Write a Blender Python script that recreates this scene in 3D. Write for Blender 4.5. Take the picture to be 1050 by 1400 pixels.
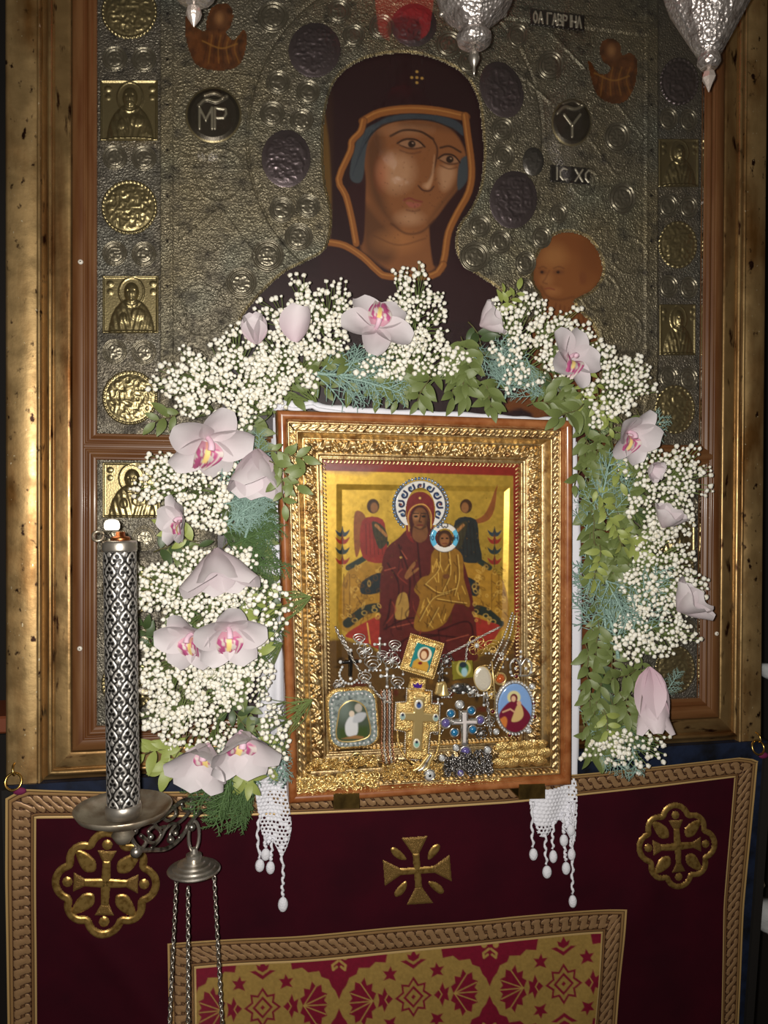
import bpy, math, random
import numpy as np
from mathutils import Vector, Matrix, Euler

for o in list(bpy.data.objects): bpy.data.objects.remove(o)
SC = bpy.context.scene
COL = SC.collection

# ------------------------------------------------------------------ camera, world, flash
FPX, IW, IH = 1060.0, 1050.0, 1400.0
CAM = np.array([0.0, -1.1, 1.5])
def _basis(y, p, r):
    cy, sy, cp, sp = math.cos(y), math.sin(y), math.cos(p), math.sin(p)
    fwd = np.array([sy*cp, cy*cp, sp]); right = np.array([cy, -sy, 0.0]); up = np.cross(right, fwd)
    return right*math.cos(r)+up*math.sin(r), up*math.cos(r)-right*math.sin(r), fwd
RX, UX, FX = _basis(math.radians(10.76), math.radians(-0.607), math.radians(0.249))
cd = bpy.data.cameras.new('camera'); cam = bpy.data.objects.new('camera', cd); COL.objects.link(cam)
cd.sensor_fit = 'VERTICAL'; cd.sensor_height = 36.0; cd.lens = FPX/IH*36.0; cd.clip_start = 0.02; cd.clip_end = 50
M = Matrix.Identity(4)
for i in range(3):
    M[i][0], M[i][1], M[i][2], M[i][3] = RX[i], UX[i], -FX[i], CAM[i]
cam.matrix_world = M
SC.camera = cam

w = bpy.data.worlds.new('church_gloom'); SC.world = w; w.use_nodes = True
w.node_tree.nodes['Background'].inputs[0].default_value = (1.0, 0.80, 0.58, 1)
w.node_tree.nodes['Background'].inputs[1].default_value = 0.05

# the phone's flash, beside the lens
fl = bpy.data.lights.new('phone_flash_offscreen', 'AREA'); fl.shape = 'DISK'; fl.size = 0.014; fl.energy = 12.0; fl.color = (1.0, 0.95, 0.88)
flo = bpy.data.objects.new('phone_flash_offscreen', fl); COL.objects.link(flo)
fp = CAM + RX*(-0.016) + UX*0.004
FM = M.copy()
for i in range(3): FM[i][3] = fp[i]
flo.matrix_world = FM

SC.view_settings.view_transform = 'Standard'; SC.view_settings.look = 'None'
SC.view_settings.gamma = 1.0; SC.view_settings.exposure = 0.0; SC.view_settings.use_curve_mapping = False

# ------------------------------------------------------------------ helpers
rng = np.random.default_rng(7); random.seed(7)
def lin(c):
    c = np.asarray(c, float)/255.0
    return np.where(c <= 0.04045, c/12.92, ((c+0.055)/1.055)**2.4)
def L4(c): return tuple(lin(c)) + (1.0,)

MATS = {}
def mat(name, col=(200,200,200), rough=0.5, metal=0.0, bump=None, var=None, attr=False, sheen=0.0, sheen_tint=None,
        emit=None, coat=0.0, spec=None, trans=0.0, rvar=None, aniso=None):
    m = bpy.data.materials.new(name); m.use_nodes = True; MATS[name] = m
    nt = m.node_tree; N = nt.nodes; Lk = nt.links
    b = N['Principled BSDF']
    b.inputs['Base Color'].default_value = L4(col); b.inputs['Roughness'].default_value = rough; b.inputs['Metallic'].default_value = metal
    if sheen:
        b.inputs['Sheen Weight'].default_value = sheen; b.inputs['Sheen Roughness'].default_value = 0.35
        if sheen_tint: b.inputs['Sheen Tint'].default_value = L4(sheen_tint)
    if coat: b.inputs['Coat Weight'].default_value = coat; b.inputs['Coat Roughness'].default_value = 0.12
    if spec is not None: b.inputs['Specular IOR Level'].default_value = spec
    if trans: b.inputs['Transmission Weight'].default_value = trans
    if emit: b.inputs['Emission Color'].default_value = L4(emit[0]); b.inputs['Emission Strength'].default_value = emit[1]
    tc = N.new('ShaderNodeTexCoord')
    src = None
    if attr:
        a = N.new('ShaderNodeVertexColor'); a.layer_name = 'Col'; src = a.outputs['Color']
        if attr == 'metal': Lk.new(a.outputs['Alpha'], b.inputs['Metallic'])
        Lk.new(src, b.inputs['Base Color'])
    for v in (var or []):            # (scale(3), colour, lo, hi, detail)
        n = N.new('ShaderNodeTexNoise'); mp = N.new('ShaderNodeMapping'); mp.inputs['Scale'].default_value = v[0]
        Lk.new(tc.outputs['Object'], mp.inputs['Vector']); Lk.new(mp.outputs[0], n.inputs['Vector'])
        n.inputs['Scale'].default_value = 1.0; n.inputs['Detail'].default_value = v[4] if len(v) > 4 else 4
        r = N.new('ShaderNodeMapRange'); r.inputs['From Min'].default_value = v[2]; r.inputs['From Max'].default_value = v[3]
        Lk.new(n.outputs['Fac'], r.inputs['Value'])
        mx = N.new('ShaderNodeMix'); mx.data_type = 'RGBA'
        Lk.new(r.outputs[0], mx.inputs['Factor'])
        if src is None: mx.inputs['A'].default_value = L4(col)
        else: Lk.new(src, mx.inputs['A'])
        mx.inputs['B'].default_value = L4(v[1]); src = mx.outputs['Result']
        Lk.new(src, b.inputs['Base Color'])
    if rvar:                          # (scale, lo, hi)
        n = N.new('ShaderNodeTexNoise'); n.inputs['Scale'].default_value = rvar[0]; n.inputs['Detail'].default_value = 5
        Lk.new(tc.outputs['Object'], n.inputs['Vector'])
        r = N.new('ShaderNodeMapRange'); r.inputs['From Min'].default_value = .3; r.inputs['From Max'].default_value = .7
        r.inputs['To Min'].default_value = rvar[1]; r.inputs['To Max'].default_value = rvar[2]
        Lk.new(n.outputs['Fac'], r.inputs['Value']); Lk.new(r.outputs[0], b.inputs['Roughness'])
    prev = None
    for bp in (bump or []):           # (kind, scale, strength, distance)
        if bp[0] == 'vor': n = N.new('ShaderNodeTexVoronoi'); out = n.outputs['Distance']; n.inputs['Scale'].default_value = bp[1]
        elif bp[0] == 'vore':
            n = N.new('ShaderNodeTexVoronoi'); n.feature = 'DISTANCE_TO_EDGE'; out = n.outputs['Distance']; n.inputs['Scale'].default_value = bp[1]
        elif bp[0] == 'swirl':
            n = N.new('ShaderNodeTexWave'); n.wave_type = 'RINGS'; n.inputs['Scale'].default_value = bp[1]; n.inputs['Distortion'].default_value = 14
            n.inputs['Detail'].default_value = 2; n.inputs['Detail Scale'].default_value = 1.6; out = n.outputs['Fac']
        elif bp[0] == 'grain':
            n = N.new('ShaderNodeTexNoise'); out = n.outputs['Fac']; n.inputs['Scale'].default_value = 1; n.inputs['Detail'].default_value = 4
            mp = N.new('ShaderNodeMapping'); mp.inputs['Scale'].default_value = bp[1]; Lk.new(tc.outputs['Object'], mp.inputs['Vector']); Lk.new(mp.outputs[0], n.inputs['Vector'])
        else: n = N.new('ShaderNodeTexNoise'); out = n.outputs['Fac']; n.inputs['Scale'].default_value = bp[1]; n.inputs['Detail'].default_value = 4
        if bp[0] != 'grain': Lk.new(tc.outputs['Object'], n.inputs['Vector'])
        bn = N.new('ShaderNodeBump'); bn.inputs['Strength'].default_value = bp[2]; bn.inputs['Distance'].default_value = bp[3]
        Lk.new(out, bn.inputs['Height'])
        if prev: Lk.new(prev, bn.inputs['Normal'])
        prev = bn.outputs[0]
    if prev: Lk.new(prev, b.inputs['Normal'])
    return m

def glassmat(name, tint=(255,255,255), ior=1.45, rough=0.0):
    m = bpy.data.materials.new(name); m.use_nodes = True; nt = m.node_tree; N = nt.nodes; Lk = nt.links
    N.remove(N['Principled BSDF']); out = N['Material Output']
    t = N.new('ShaderNodeBsdfTransparent'); t.inputs[0].default_value = L4(tint)
    g = N.new('ShaderNodeBsdfGlossy'); g.inputs['Roughness'].default_value = rough
    fr = N.new('ShaderNodeFresnel'); fr.inputs['IOR'].default_value = ior
    mx = N.new('ShaderNodeMixShader'); Lk.new(fr.outputs[0], mx.inputs[0]); Lk.new(t.outputs[0], mx.inputs[1]); Lk.new(g.outputs[0], mx.inputs[2])
    Lk.new(mx.outputs[0], out.inputs['Surface']); MATS[name] = m
    return m

def tag(o, label=None, cat=None, group=None, kind=None):
    if label: o['label'] = label
    if cat: o['category'] = cat
    if group: o['group'] = group
    if kind: o['kind'] = kind
    return o
ORG = {}
def thing(name, loc, label=None, cat=None, group=None, kind=None):
    o = bpy.data.objects.new(name, None); COL.objects.link(o); o.empty_display_size = 0.02
    o.location = tuple(loc); ORG[o.name] = np.asarray(loc, float)
    return tag(o, label, cat, group, kind)
def link(name, me, parent=None, loc=(0,0,0)):
    o = bpy.data.objects.new(name, me); COL.objects.link(o); o.location = tuple(loc)
    if parent is not None: o.parent = parent
    return o
def mesh(name, V, F, m=None, smooth=True, col=None):
    """V (n,3) array, F list of index tuples OR (k,3|4) int array"""
    me = bpy.data.meshes.new(name); V = np.asarray(V, np.float32)
    if isinstance(F, np.ndarray):
        k = F.shape[1]; nf = F.shape[0]
        me.vertices.add(len(V)); me.vertices.foreach_set('co', V.ravel())
        me.loops.add(nf*k); me.loops.foreach_set('vertex_index', F.astype(np.int32).ravel())
        me.polygons.add(nf); me.polygons.foreach_set('loop_start', np.arange(0, nf*k, k, dtype=np.int32))
        me.update(calc_edges=True)
    else:
        me.from_pydata(V.tolist(), [], F); me.update()
    if smooth: me.polygons.foreach_set('use_smooth', np.ones(len(me.polygons), bool))
    if col is not None:
        a = me.color_attributes.new('Col', 'FLOAT_COLOR', 'POINT'); c = np.ones((len(V), 4), np.float32); col = np.asarray(col); c[:, :col.shape[1]] = col
        a.data.foreach_set('color', c.ravel())
    if m is not None: me.materials.append(MATS[m] if isinstance(m, str) else m)
    return me
def orgof(parent):
    """world origin of a (purely translated) parent chain"""
    p = np.zeros(3)
    while parent is not None: p = p + np.array(parent.location); parent = parent.parent
    return p
def mk(name, V, F, m, parent=None, smooth=True, col=None, label=None, cat=None, group=None, kind=None):
    """link a mesh given in world coordinates; origin at its base when top level"""
    V = np.asarray(V, float)
    if parent is None:
        loc = np.array([(V[:,0].min()+V[:,0].max())/2, (V[:,1].min()+V[:,1].max())/2, V[:,2].min()]); o = link(name, mesh(name, V-loc, F, m, smooth, col), None, loc)
    else:
        o = link(name, mesh(name, V-orgof(parent), F, m, smooth, col), parent)
    return tag(o, label, cat, group, kind)

class MB:
    def __init__(s): s.V = []; s.F = []; s.n = 0; s.C = []
    def add(s, VF, col=None):
        V, F = VF; V = np.asarray(V, float); F = F.tolist() if isinstance(F, np.ndarray) else F
        s.F += [tuple(i+s.n for i in f) for f in F]; s.V.append(V); s.n += len(V)
        if col is not None: s.C.append(np.tile(np.asarray(col, float), (len(V), 1)))
        return s
    def get(s): return np.concatenate(s.V), s.F
    def build(s, name, m, parent=None, smooth=True, **k):
        V, F = s.get(); return mk(name, V, F, m, parent, smooth, np.concatenate(s.C) if s.C else None, **k)

def tube(P, r, seg=8, closed=False, caps=True):
    P = np.asarray(P, float); n = len(P); r = np.broadcast_to(np.asarray(r, float), (n,))
    T = np.gradient(P, axis=0) if not closed else (np.roll(P,-1,0)-np.roll(P,1,0))
    T /= np.linalg.norm(T, axis=1, keepdims=True)+1e-12
    u = np.cross(T[0], [0.3, 0.9, 0.31]); u /= np.linalg.norm(u); V = []
    a = np.linspace(0, 2*np.pi, seg, endpoint=False)
    for i in range(n):
        u = u - T[i]*(u@T[i]); u /= np.linalg.norm(u)+1e-12; v = np.cross(T[i], u)
        V.append(P[i]+r[i]*(np.cos(a)[:,None]*u+np.sin(a)[:,None]*v))
    F = []
    for i in range(n if closed else n-1):
        j = (i+1) % n
        for k in range(seg): F.append((i*seg+k, i*seg+(k+1)%seg, j*seg+(k+1)%seg, j*seg+k))
    if caps and not closed:
        F.append(tuple(range(seg))[::-1]); F.append(tuple((n-1)*seg+k for k in range(seg)))
    return np.concatenate(V), F
def lathe(prof, c=(0,0,0), seg=32, axis=None, mod=None):
    """prof [(r,z)], around +Z at c; axis = optional 3x3 (columns x,y,z)"""
    prof = np.asarray(prof, float); a = np.linspace(0, 2*np.pi, seg, endpoint=False); V = []
    for r, z in prof:
        rr = r*(mod(a, z) if mod else 1.0)
        V.append(np.stack([rr*np.cos(a), rr*np.sin(a), np.full(seg, z)], 1))
    V = np.concatenate(V)
    if axis is not None: V = V@np.asarray(axis).T
    F = [(i*seg+k, i*seg+(k+1)%seg, (i+1)*seg+(k+1)%seg, (i+1)*seg+k) for i in range(len(prof)-1) for k in range(seg)]
    F.append(tuple(range(seg))[::-1]); F.append(tuple((len(prof)-1)*seg+k for k in range(seg)))
    return V+np.asarray(c, float), F
def ball(c, r, seg=10, rings=6, sc=(1,1,1)):
    t = np.linspace(0, np.pi, rings+1)[1:-1]; a = np.linspace(0, 2*np.pi, seg, endpoint=False)
    V = [[0,0,1]] + [[math.sin(x)*math.cos(y), math.sin(x)*math.sin(y), math.cos(x)] for x in t for y in a] + [[0,0,-1]]
    F = [(0, 1+k, 1+(k+1)%seg) for k in range(seg)]
    for i in range(len(t)-1):
        F += [(1+i*seg+k, 1+(i+1)*seg+k, 1+(i+1)*seg+(k+1)%seg, 1+i*seg+(k+1)%seg) for k in range(seg)]
    e = 1+len(t)*seg; b = 1+(len(t)-1)*seg
    F += [(e, b+(k+1)%seg, b+k) for k in range(seg)]
    return np.asarray(V)*r*np.asarray(sc)+np.asarray(c, float), F
def boxvf(x0, x1, y0, y1, z0, z1):
    V = [(x,y,z) for x in (x0,x1) for y in (y0,y1) for z in (z0,z1)]
    return np.array(V, float), [(0,1,3,2),(4,6,7,5),(0,4,5,1),(2,3,7,6),(0,2,6,4),(1,5,7,3)]
def bevbox(x0, x1, y0, y1, z0, z1, b):
    """box with chamfered vertical/front edges"""
    V = []; F = []
    for y, s in ((y0, b), (y0+b, 0), (y1, 0)):
        V += [(x0+s,y,z0+s),(x1-s,y,z0+s),(x1-s,y,z1-s),(x0+s,y,z1-s)]
    F.append((0,1,2,3))
    for l in range(2):
        for k in range(4): F.append((l*4+k, (l+1)*4+k, (l+1)*4+(k+1)%4, l*4+(k+1)%4))
    F.append((11,10,9,8)); return np.array(V, float), F
def crom(P, n=8, closed=False):
    P = np.asarray(P, float); m = len(P); out = []
    for i in range(m if closed else m-1):
        if closed: a, b, c, d = P[i-1], P[i], P[(i+1)%m], P[(i+2)%m]
        else: b, c = P[i], P[i+1]; a = P[i-1] if i else 2*b-c; d = P[i+2] if i+2 < m else 2*c-b
        t = np.linspace(0, 1, n, endpoint=False)[:,None]
        out.append(0.5*((2*b)+(-a+c)*t+(2*a-5*b+4*c-d)*t**2+(-a+3*b-3*c+d)*t**3))
    if not closed: out.append(P[-1:])
    return np.concatenate(out)

class PL:
    """a real plane; at() gives the point of it seen at a photo pixel, h metres proud of it"""
    def __init__(s, o, n): s.o = np.asarray(o, float); s.n = np.asarray(n, float)/np.linalg.norm(n)
    def at(s, px, py, h=0.0):
        px = np.asarray(px, float); py = np.asarray(py, float)
        d = RX*((px-IW/2)/FPX)[...,None]+UX*((IH/2-py)/FPX)[...,None]+FX
        t = ((s.o-CAM)@s.n)/(d@s.n)
        return CAM+d*t[...,None]+s.n*np.asarray(h, float)[...,None]
def wall(y): return PL((0, y, 1.5), (0, -1, 0))

def sdpoly(X, Y, P):
    P = np.asarray(P, float); d = np.full(X.shape, 1e9); ins = np.zeros(X.shape, bool)
    for i in range(len(P)):
        ax, ay = P[i-1]; bx, by = P[i]; ex, ey = bx-ax, by-ay; wx, wy = X-ax, Y-ay
        t = np.clip((wx*ex+wy*ey)/(ex*ex+ey*ey+1e-12), 0, 1)
        d = np.minimum(d, (wx-ex*t)**2+(wy-ey*t)**2)
        c = ((ay > Y) != (by > Y))
        if by != ay: ins ^= c & (X < (bx-ax)*(Y-ay)/(by-ay)+ax)
    d = np.sqrt(d); return np.where(ins, -d, d)
def sdline(X, Y, P):
    P = np.asarray(P, float); d = np.full(X.shape, 1e9)
    for i in range(1, len(P)):
        ax, ay = P[i-1]; ex, ey = P[i]-P[i-1]; wx, wy = X-ax, Y-ay
        t = np.clip((wx*ex+wy*ey)/(ex*ex+ey*ey+1e-12), 0, 1); d = np.minimum(d, (wx-ex*t)**2+(wy-ey*t)**2)
    return np.sqrt(d)
def sm(d, s): return np.clip(0.5-d/(2*s), 0, 1)
def vnoise(X, Y, sc, seed=0, oct=3):
    out = 0; amp = 1; tot = 0
    for o in range(oct):
        r = np.random.default_rng(seed*13+o); T = r.random((64, 64)); x = X/sc*(2**o); y = Y/sc*(2**o)
        xi = np.floor(x).astype(int); yi = np.floor(y).astype(int); fx = x-xi; fy = y-yi; fx = fx*fx*(3-2*fx); fy = fy*fy*(3-2*fy)
        g = lambda i, j: T[i % 64, j % 64]
        out = out+amp*((g(xi,yi)*(1-fx)+g(xi+1,yi)*fx)*(1-fy)+(g(xi,yi+1)*(1-fx)+g(xi+1,yi+1)*fx)*fy); tot += amp; amp *= 0.5
    return out/tot

class Canvas:
    """colour / height / mask rasters over a rectangle of a real surface"""
    def __init__(s, x0, x1, y0, y1, res, col=(0,0,0), metal=0.0):
        nx = int(round((x1-x0)/res))+1; ny = int(round((y1-y0)/res))+1
        s.X, s.Y = np.meshgrid(np.linspace(x0, x1, nx), np.linspace(y0, y1, ny)); s.res = res
        s.C = np.empty(s.X.shape+(3,)); s.C[:] = lin(col); s.A = np.full(s.X.shape, metal); s.H = np.zeros(s.X.shape); s.M = np.ones(s.X.shape, bool)
    def _sub(s, xs, ys, pad):
        x0, y0 = s.X[0,0], s.Y[0,0]
        i0 = max(0, int((min(ys)-pad-y0)/s.res)); i1 = min(s.X.shape[0], int((max(ys)+pad-y0)/s.res)+2)
        j0 = max(0, int((min(xs)-pad-x0)/s.res)); j1 = min(s.X.shape[1], int((max(xs)+pad-x0)/s.res)+2)
        return slice(i0, max(i0, i1)), slice(j0, max(j0, j1))
    def put(s, sl, k, col=None, metal=None, h=None, hadd=None):
        if col is not None: s.C[sl] += (lin(col)-s.C[sl])*k[...,None]
        if metal is not None: s.A[sl] += (metal-s.A[sl])*k
        if h is not None: s.H[sl] += (h-s.H[sl])*k
        if hadd is not None: s.H[sl] += hadd*k
    def poly(s, P, col=None, soft=0.7, a=1.0, smooth=0, **k):
        P = np.asarray(P, float)
        if smooth: P = crom(P, smooth, True)
        sl = s._sub(P[:,0], P[:,1], soft*2+1); X = s.X[sl]
        if X.size == 0: return s
        s.put(sl, sm(sdpoly(X, s.Y[sl], P), soft)*a, col, **k); return s
    def line(s, P, w, col=None, soft=0.6, a=1.0, smooth=0, **k):
        P = np.asarray(P, float)
        if smooth: P = crom(P, smooth)
        sl = s._sub(P[:,0], P[:,1], w+soft*2+1); X = s.X[sl]
        if X.size == 0: return s
        s.put(sl, sm(sdline(X, s.Y[sl], P)-w/2, soft)*a, col, **k); return s
    def ell(s, cx, cy, rx, ry, col=None, soft=0.7, a=1.0, ang=0, ring=None, dome=None, **k):
        R = max(rx, ry)+soft*2+2+(ring or 0); sl = s._sub((cx-R, cx+R), (cy-R, cy+R), 0); X = s.X[sl]-cx; Y = s.Y[sl]-cy
        if X.size == 0: return s
        c, sn = math.cos(ang), math.sin(ang); x = X*c+Y*sn; y = -X*sn+Y*c
        q = np.hypot(x/rx, y/ry); d = (q-1)*min(rx, ry)
        if ring: d = np.abs(d)-ring/2
        s.put(sl, sm(d, soft)*a, col, **k)
        if dome is not None: s.H[sl] += dome*np.sqrt(np.clip(1-q*q, 0, 1))
        return s
    def build(s, name, plane, m, parent, hs=0.001, h0=0.0, warp=None, **k):
        H = s.H*hs+h0
        if warp is not None: H = H+warp(s.X, s.Y)
        V = plane.at(s.X, s.Y, H).reshape(-1, 3); ny, nx = s.X.shape
        idx = np.arange(nx*ny).reshape(ny, nx); Q = np.stack([idx[:-1,:-1], idx[1:,:-1], idx[1:,1:], idx[:-1,1:]], -1)
        mk_ = s.M[:-1,:-1] & s.M[1:,:-1] & s.M[1:,1:] & s.M[:-1,1:]; Q = Q[mk_]
        used = np.unique(Q); re = np.full(nx*ny, -1); re[used] = np.arange(len(used))
        col = np.concatenate([s.C.reshape(-1,3), s.A.reshape(-1,1)], 1)[used]
        return mk(name, V[used], re[Q], m, parent, True, col, **k)

def frame4(fn, prof, corners, m, parent, names, ds=None, disp=None, sides=(0,1,2,3)):
    """mitred moulding. fn(u,v,h)->world; corners (u0,u1,v0,v1) inner/outer datum; prof [(t,h)], t grows outward (or inward when negative)"""
    u0, u1, v0, v1 = corners; prof = np.asarray(prof, float); out = []
    cs = [((u0,v0),(u1,v0),(0,-1)), ((u1,v0),(u1,v1),(1,0)), ((u1,v1),(u0,v1),(0,1)), ((u0,v1),(u0,v0),(-1,0))]
    for i in sides:
        (a0, b0), (a1, b1), (nu, nv) = cs[i]; Ln = abs(a1-a0)+abs(b1-b0); n = max(2, int(Ln/ds)+1) if ds else 2
        du, dv = (a1-a0)/Ln, (b1-b0)/Ln; s = np.linspace(0, 1, n)[:,None]; t = prof[:,0][None,:]; h = np.repeat(prof[:,1][None,:], n, 0)
        pos = -t+(Ln+2*t)*s                      # along side, mitre grows with t
        if disp is not None: h = h+disp(t+0*s, pos, i)
        U = a0+du*pos+nu*t; Vv = b0+dv*pos+nv*t
        W = fn(U, Vv, h); k = len(prof); idx = np.arange(n*k).reshape(n, k)
        Q = np.stack([idx[:-1,:-1], idx[1:,:-1], idx[1:,1:], idx[:-1,1:]], -1).reshape(-1, 4)
        out.append(mk(names if isinstance(names, str) else names[i], W.reshape(-1,3), Q, m, parent, ds is not None))
    return out
# ------------------------------------------------------------------ materials
mat('wood', (114,77,45), .42, var=[((90,90,9),(92,52,22),.35,.7,5)], bump=[('grain',(60,60,6),.12,.002)], coat=.15)
mat('wood_h', (114,77,45), .42, var=[((9,90,90),(92,52,22),.35,.7,5)], bump=[('grain',(6,60,60),.12,.002)], coat=.15)
mat('gilt', (178,146,98), .36, .85, var=[((30,30,5),(112,66,26),.46,.72,6),((120,120,30),(58,30,16),.60,.70,5)], bump=[('n',60,.15,.003),('grain',(300,300,20),.08,.001)], rvar=(30,.3,.5))
mat('gilt_h', (178,146,98), .36, .85, var=[((5,30,30),(112,66,26),.46,.72,6),((30,120,120),(58,30,16),.60,.70,5)], bump=[('n',60,.15,.003),('grain',(20,300,300),.08,.001)], rvar=(30,.3,.5))
mat('gilt_band', (182,152,104), .42, .8, var=[((26,26,7),(128,90,46),.45,.7,6),((90,90,60),(46,24,14),.63,.70,6),((230,230,140),(216,200,166),.70,.73,2)], bump=[('n',50,.2,.003),('grain',(200,200,30),.1,.001)], rvar=(40,.34,.58))
mat('blue_paint', (25,35,58), .5, var=[((40,40,40),(11,13,20),.4,.7,5)], bump=[('n',80,.2,.002)])
mat('dark_wall', (26,20,15), .8, var=[((3,3,3),(12,9,7),.3,.7,5)])
mat('dark_floor', (52,44,36), .6, var=[((3,3,3),(30,26,22),.3,.7,5)])
mat('brass', (150,122,66), .38, .9, var=[((60,60,60),(100,80,44),.4,.7,5)])
mat('bright_brass', (205,170,95), .25, 1)
mat('pin_white', (225,218,205), .35)
mat('pin_hole', (40,30,24), .8)
mat('silver', (190,186,180), .32, 1, var=[((90,90,90),(120,112,100),.45,.75,5)])
mat('purple_thread', (110,22,70), .8)
mat('red_wood', (120,62,36), .5)
mat('paper_grey', (170,172,172), .7, bump=[('n',30,.5,.01)])
mat('riza', (108,104,92), .42, .88, attr='metal', var=[((60,60,60),(52,48,45),.5,.78,6)],
    bump=[('vore',210,.7,.0022),('vor',480,.5,.0012),('n',900,.4,.0008)], rvar=(60,.34,.56))
mat('riza_plain', (104,98,90), .40, .88, var=[((30,30,30),(74,68,62),.42,.7,5)], bump=[('n',500,.3,.0012),('vore',260,.2,.001)], rvar=(40,.32,.5))
mat('relief', (150,138,108), .36, .95, attr='metal', bump=[('n',420,.25,.001)])
mat('paint', (128,128,128), .48, 0, attr='metal', bump=[('vore',90,.10,.0006),('n',300,.15,.0005)], coat=.12)
mat('paint_small', (128,128,128), .34, 0, attr='metal', bump=[('n',260,.12,.0004)], coat=.1)
glassmat('pane_glass')
glassmat('thin_glass', ior=1.25)

# ------------------------------------------------------------------ the setting
def quad(name, P, m, **k): return mk(name, np.array(P, float), [(0,1,2,3)], m, None, False, **k)
mk('wall_back', *boxvf(-2.5, 3.2, .45, .55, 0, 3.4), 'dark_wall', None, False, kind='structure')
mk('floor', *boxvf(-2.5, 3.2, -2.6, .55, -.06, 0), 'dark_floor', None, False, kind='structure')

# ------------------------------------------------------------------ icon case with gilt frame and two panes
W0 = wall(0.0)
XL, XR = -.1853, .7135
ZU0 = (W0.at(130,592)[2]+W0.at(952,609.5)[2])/2; ZL1 = (W0.at(130,625)[2]+W0.at(953,643)[2])/2
ZL0 = (W0.at(132.6,991.4)[2]+W0.at(955.5,955)[2])/2; ZTOP = 2.46
fw = lambda u, v, h: np.stack([u, -h, v], -1)
case = thing('icon_case', (.264, .02, ZL0-.07), 'tall glazed icon case with brown wooden sash and worn gilt outer frame', 'icon case')
wprof = [(0,-.006),(.0,.002),(.002,.0035),(.005,.003),(.0065,.005),(.009,.0065),(.0115,.005),(.0125,.0035),(.0135,.0065),(.0155,.0078),(.0165,.007)]
WN = ['sash_rail','sash_stile','sash_rail','sash_stile']
for z0, z1 in ((ZU0, ZTOP), (ZL0, ZL1)):
    for i in range(4): frame4(fw, wprof, (XL, XR, z0, z1), 'wood_h' if i in (0,2) else 'wood', case, WN[i], sides=(i,))
oprof = [(.0155,.003),(.0158,.0082),(.017,.009),(.0285,.009),(.030,.0075),(.0305,-.002)]
for i in range(4): frame4(fw, oprof, (XL, XR, ZL0, ZTOP), 'wood_h' if i in (0,2) else 'wood', case, 'outer_rail' if i in (0,2) else 'outer_stile', sides=(i,))
# narrow filler between the two sashes at the middle rail
mk('middle_rail', *boxvf(XL-.0285, XR+.0285, -.0048, .004, (ZU0+ZL1)/2-.004, (ZU0+ZL1)/2+.004), 'wood_h', case, False)
gp = [(.0305,-.002),(.0312,.0065),(.0325,.008),(.036,.0076),(.050,.0086),(.0525,.0078),(.0535,.0065)]
gp += [(.0575-.0042*math.cos(a), .0072+.0052*math.sin(a)) for a in np.linspace(.1, math.pi-.1, 8)] + [(.063,.003),(.0675,.002),(.069,.0015),(.069,-.03)]
for i in range(4): frame4(fw, gp, (XL, XR, ZL0, ZTOP), 'gilt_h' if i in (0,2) else 'gilt', case, 'gilt_rail' if i in (0,2) else 'gilt_stile', sides=(i,), ds=.02)
bp_ = [(.0675,.001),(.0685,.009),(.0695,.0115),(.0712,.0122),(.0726,.011),(.0733,.0095),(.075,.0105),(.090,.0112),(.1085,.0108),(.1105,.0100),(.112,.0082),(.1135,.004),(.114,-.05)]
nb = 80; zs = np.linspace(ZL0-.0692, ZTOP+.06, nb)
for sx in (-1, 1):
    T = np.array(bp_); dents = vnoise(np.arange(nb)[:,None]*1.0+0*T[:,0][None], T[:,0][None]*900+0*zs[:,None], 3, 5+sx)*.0010
    sc = 1.0 if sx < 0 else .925
    U = (XL-T[:,0]) if sx < 0 else (XR+T[:,0]*sc)
    V = np.stack([np.repeat(U[None],nb,0), -(T[:,1][None]-dents*(T[:,1]>.008)[None]), np.repeat(zs[:,None],len(T),1)], -1)
    idx = np.arange(nb*len(T)).reshape(nb, -1); Q = np.stack([idx[:-1,:-1], idx[1:,:-1], idx[1:,1:], idx[:-1,1:]], -1).reshape(-1,4)
    mk('gilt_pilaster', V.reshape(-1,3), Q, 'gilt_band', case)
# back board + panes
mk('back_board', *boxvf(XL-.10, XR+.10, .035, .055, ZL0-.06, ZTOP+.05), 'dark_wall', case, False)
for z0, z1 in ((ZU0, ZTOP), (ZL0, ZL1)): mk('glass_pane', *boxvf(XL+.0003, XR-.0003, -.001, .002, z0+.0003, z1-.0003), 'pane_glass', case, False)
# pale pins pressed into the wooden sash
for px, py in ((112,361),(111,885),(975,865)):
    c = W0.at(px, py, .009); A = np.array([[1,0,0],[0,0,-1],[0,1,0]]).T
    A = np.stack([[1,0,0],[0,0,1],[0,-1,0]], 1)
    p = mk('pin', *lathe([(.0001,.0022),(.002,.0020),(.0032,.0012),(.0036,0)][::-1], c, 14, A), 'pin_white', case, label='small pale round pin head')
    mk('pin_dimple', *lathe([(.0009,0),(.0008,.0006),(.0001,.0007)], c+np.array([0,-.0019,0]), 8, A), 'pin_hole', p)

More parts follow.
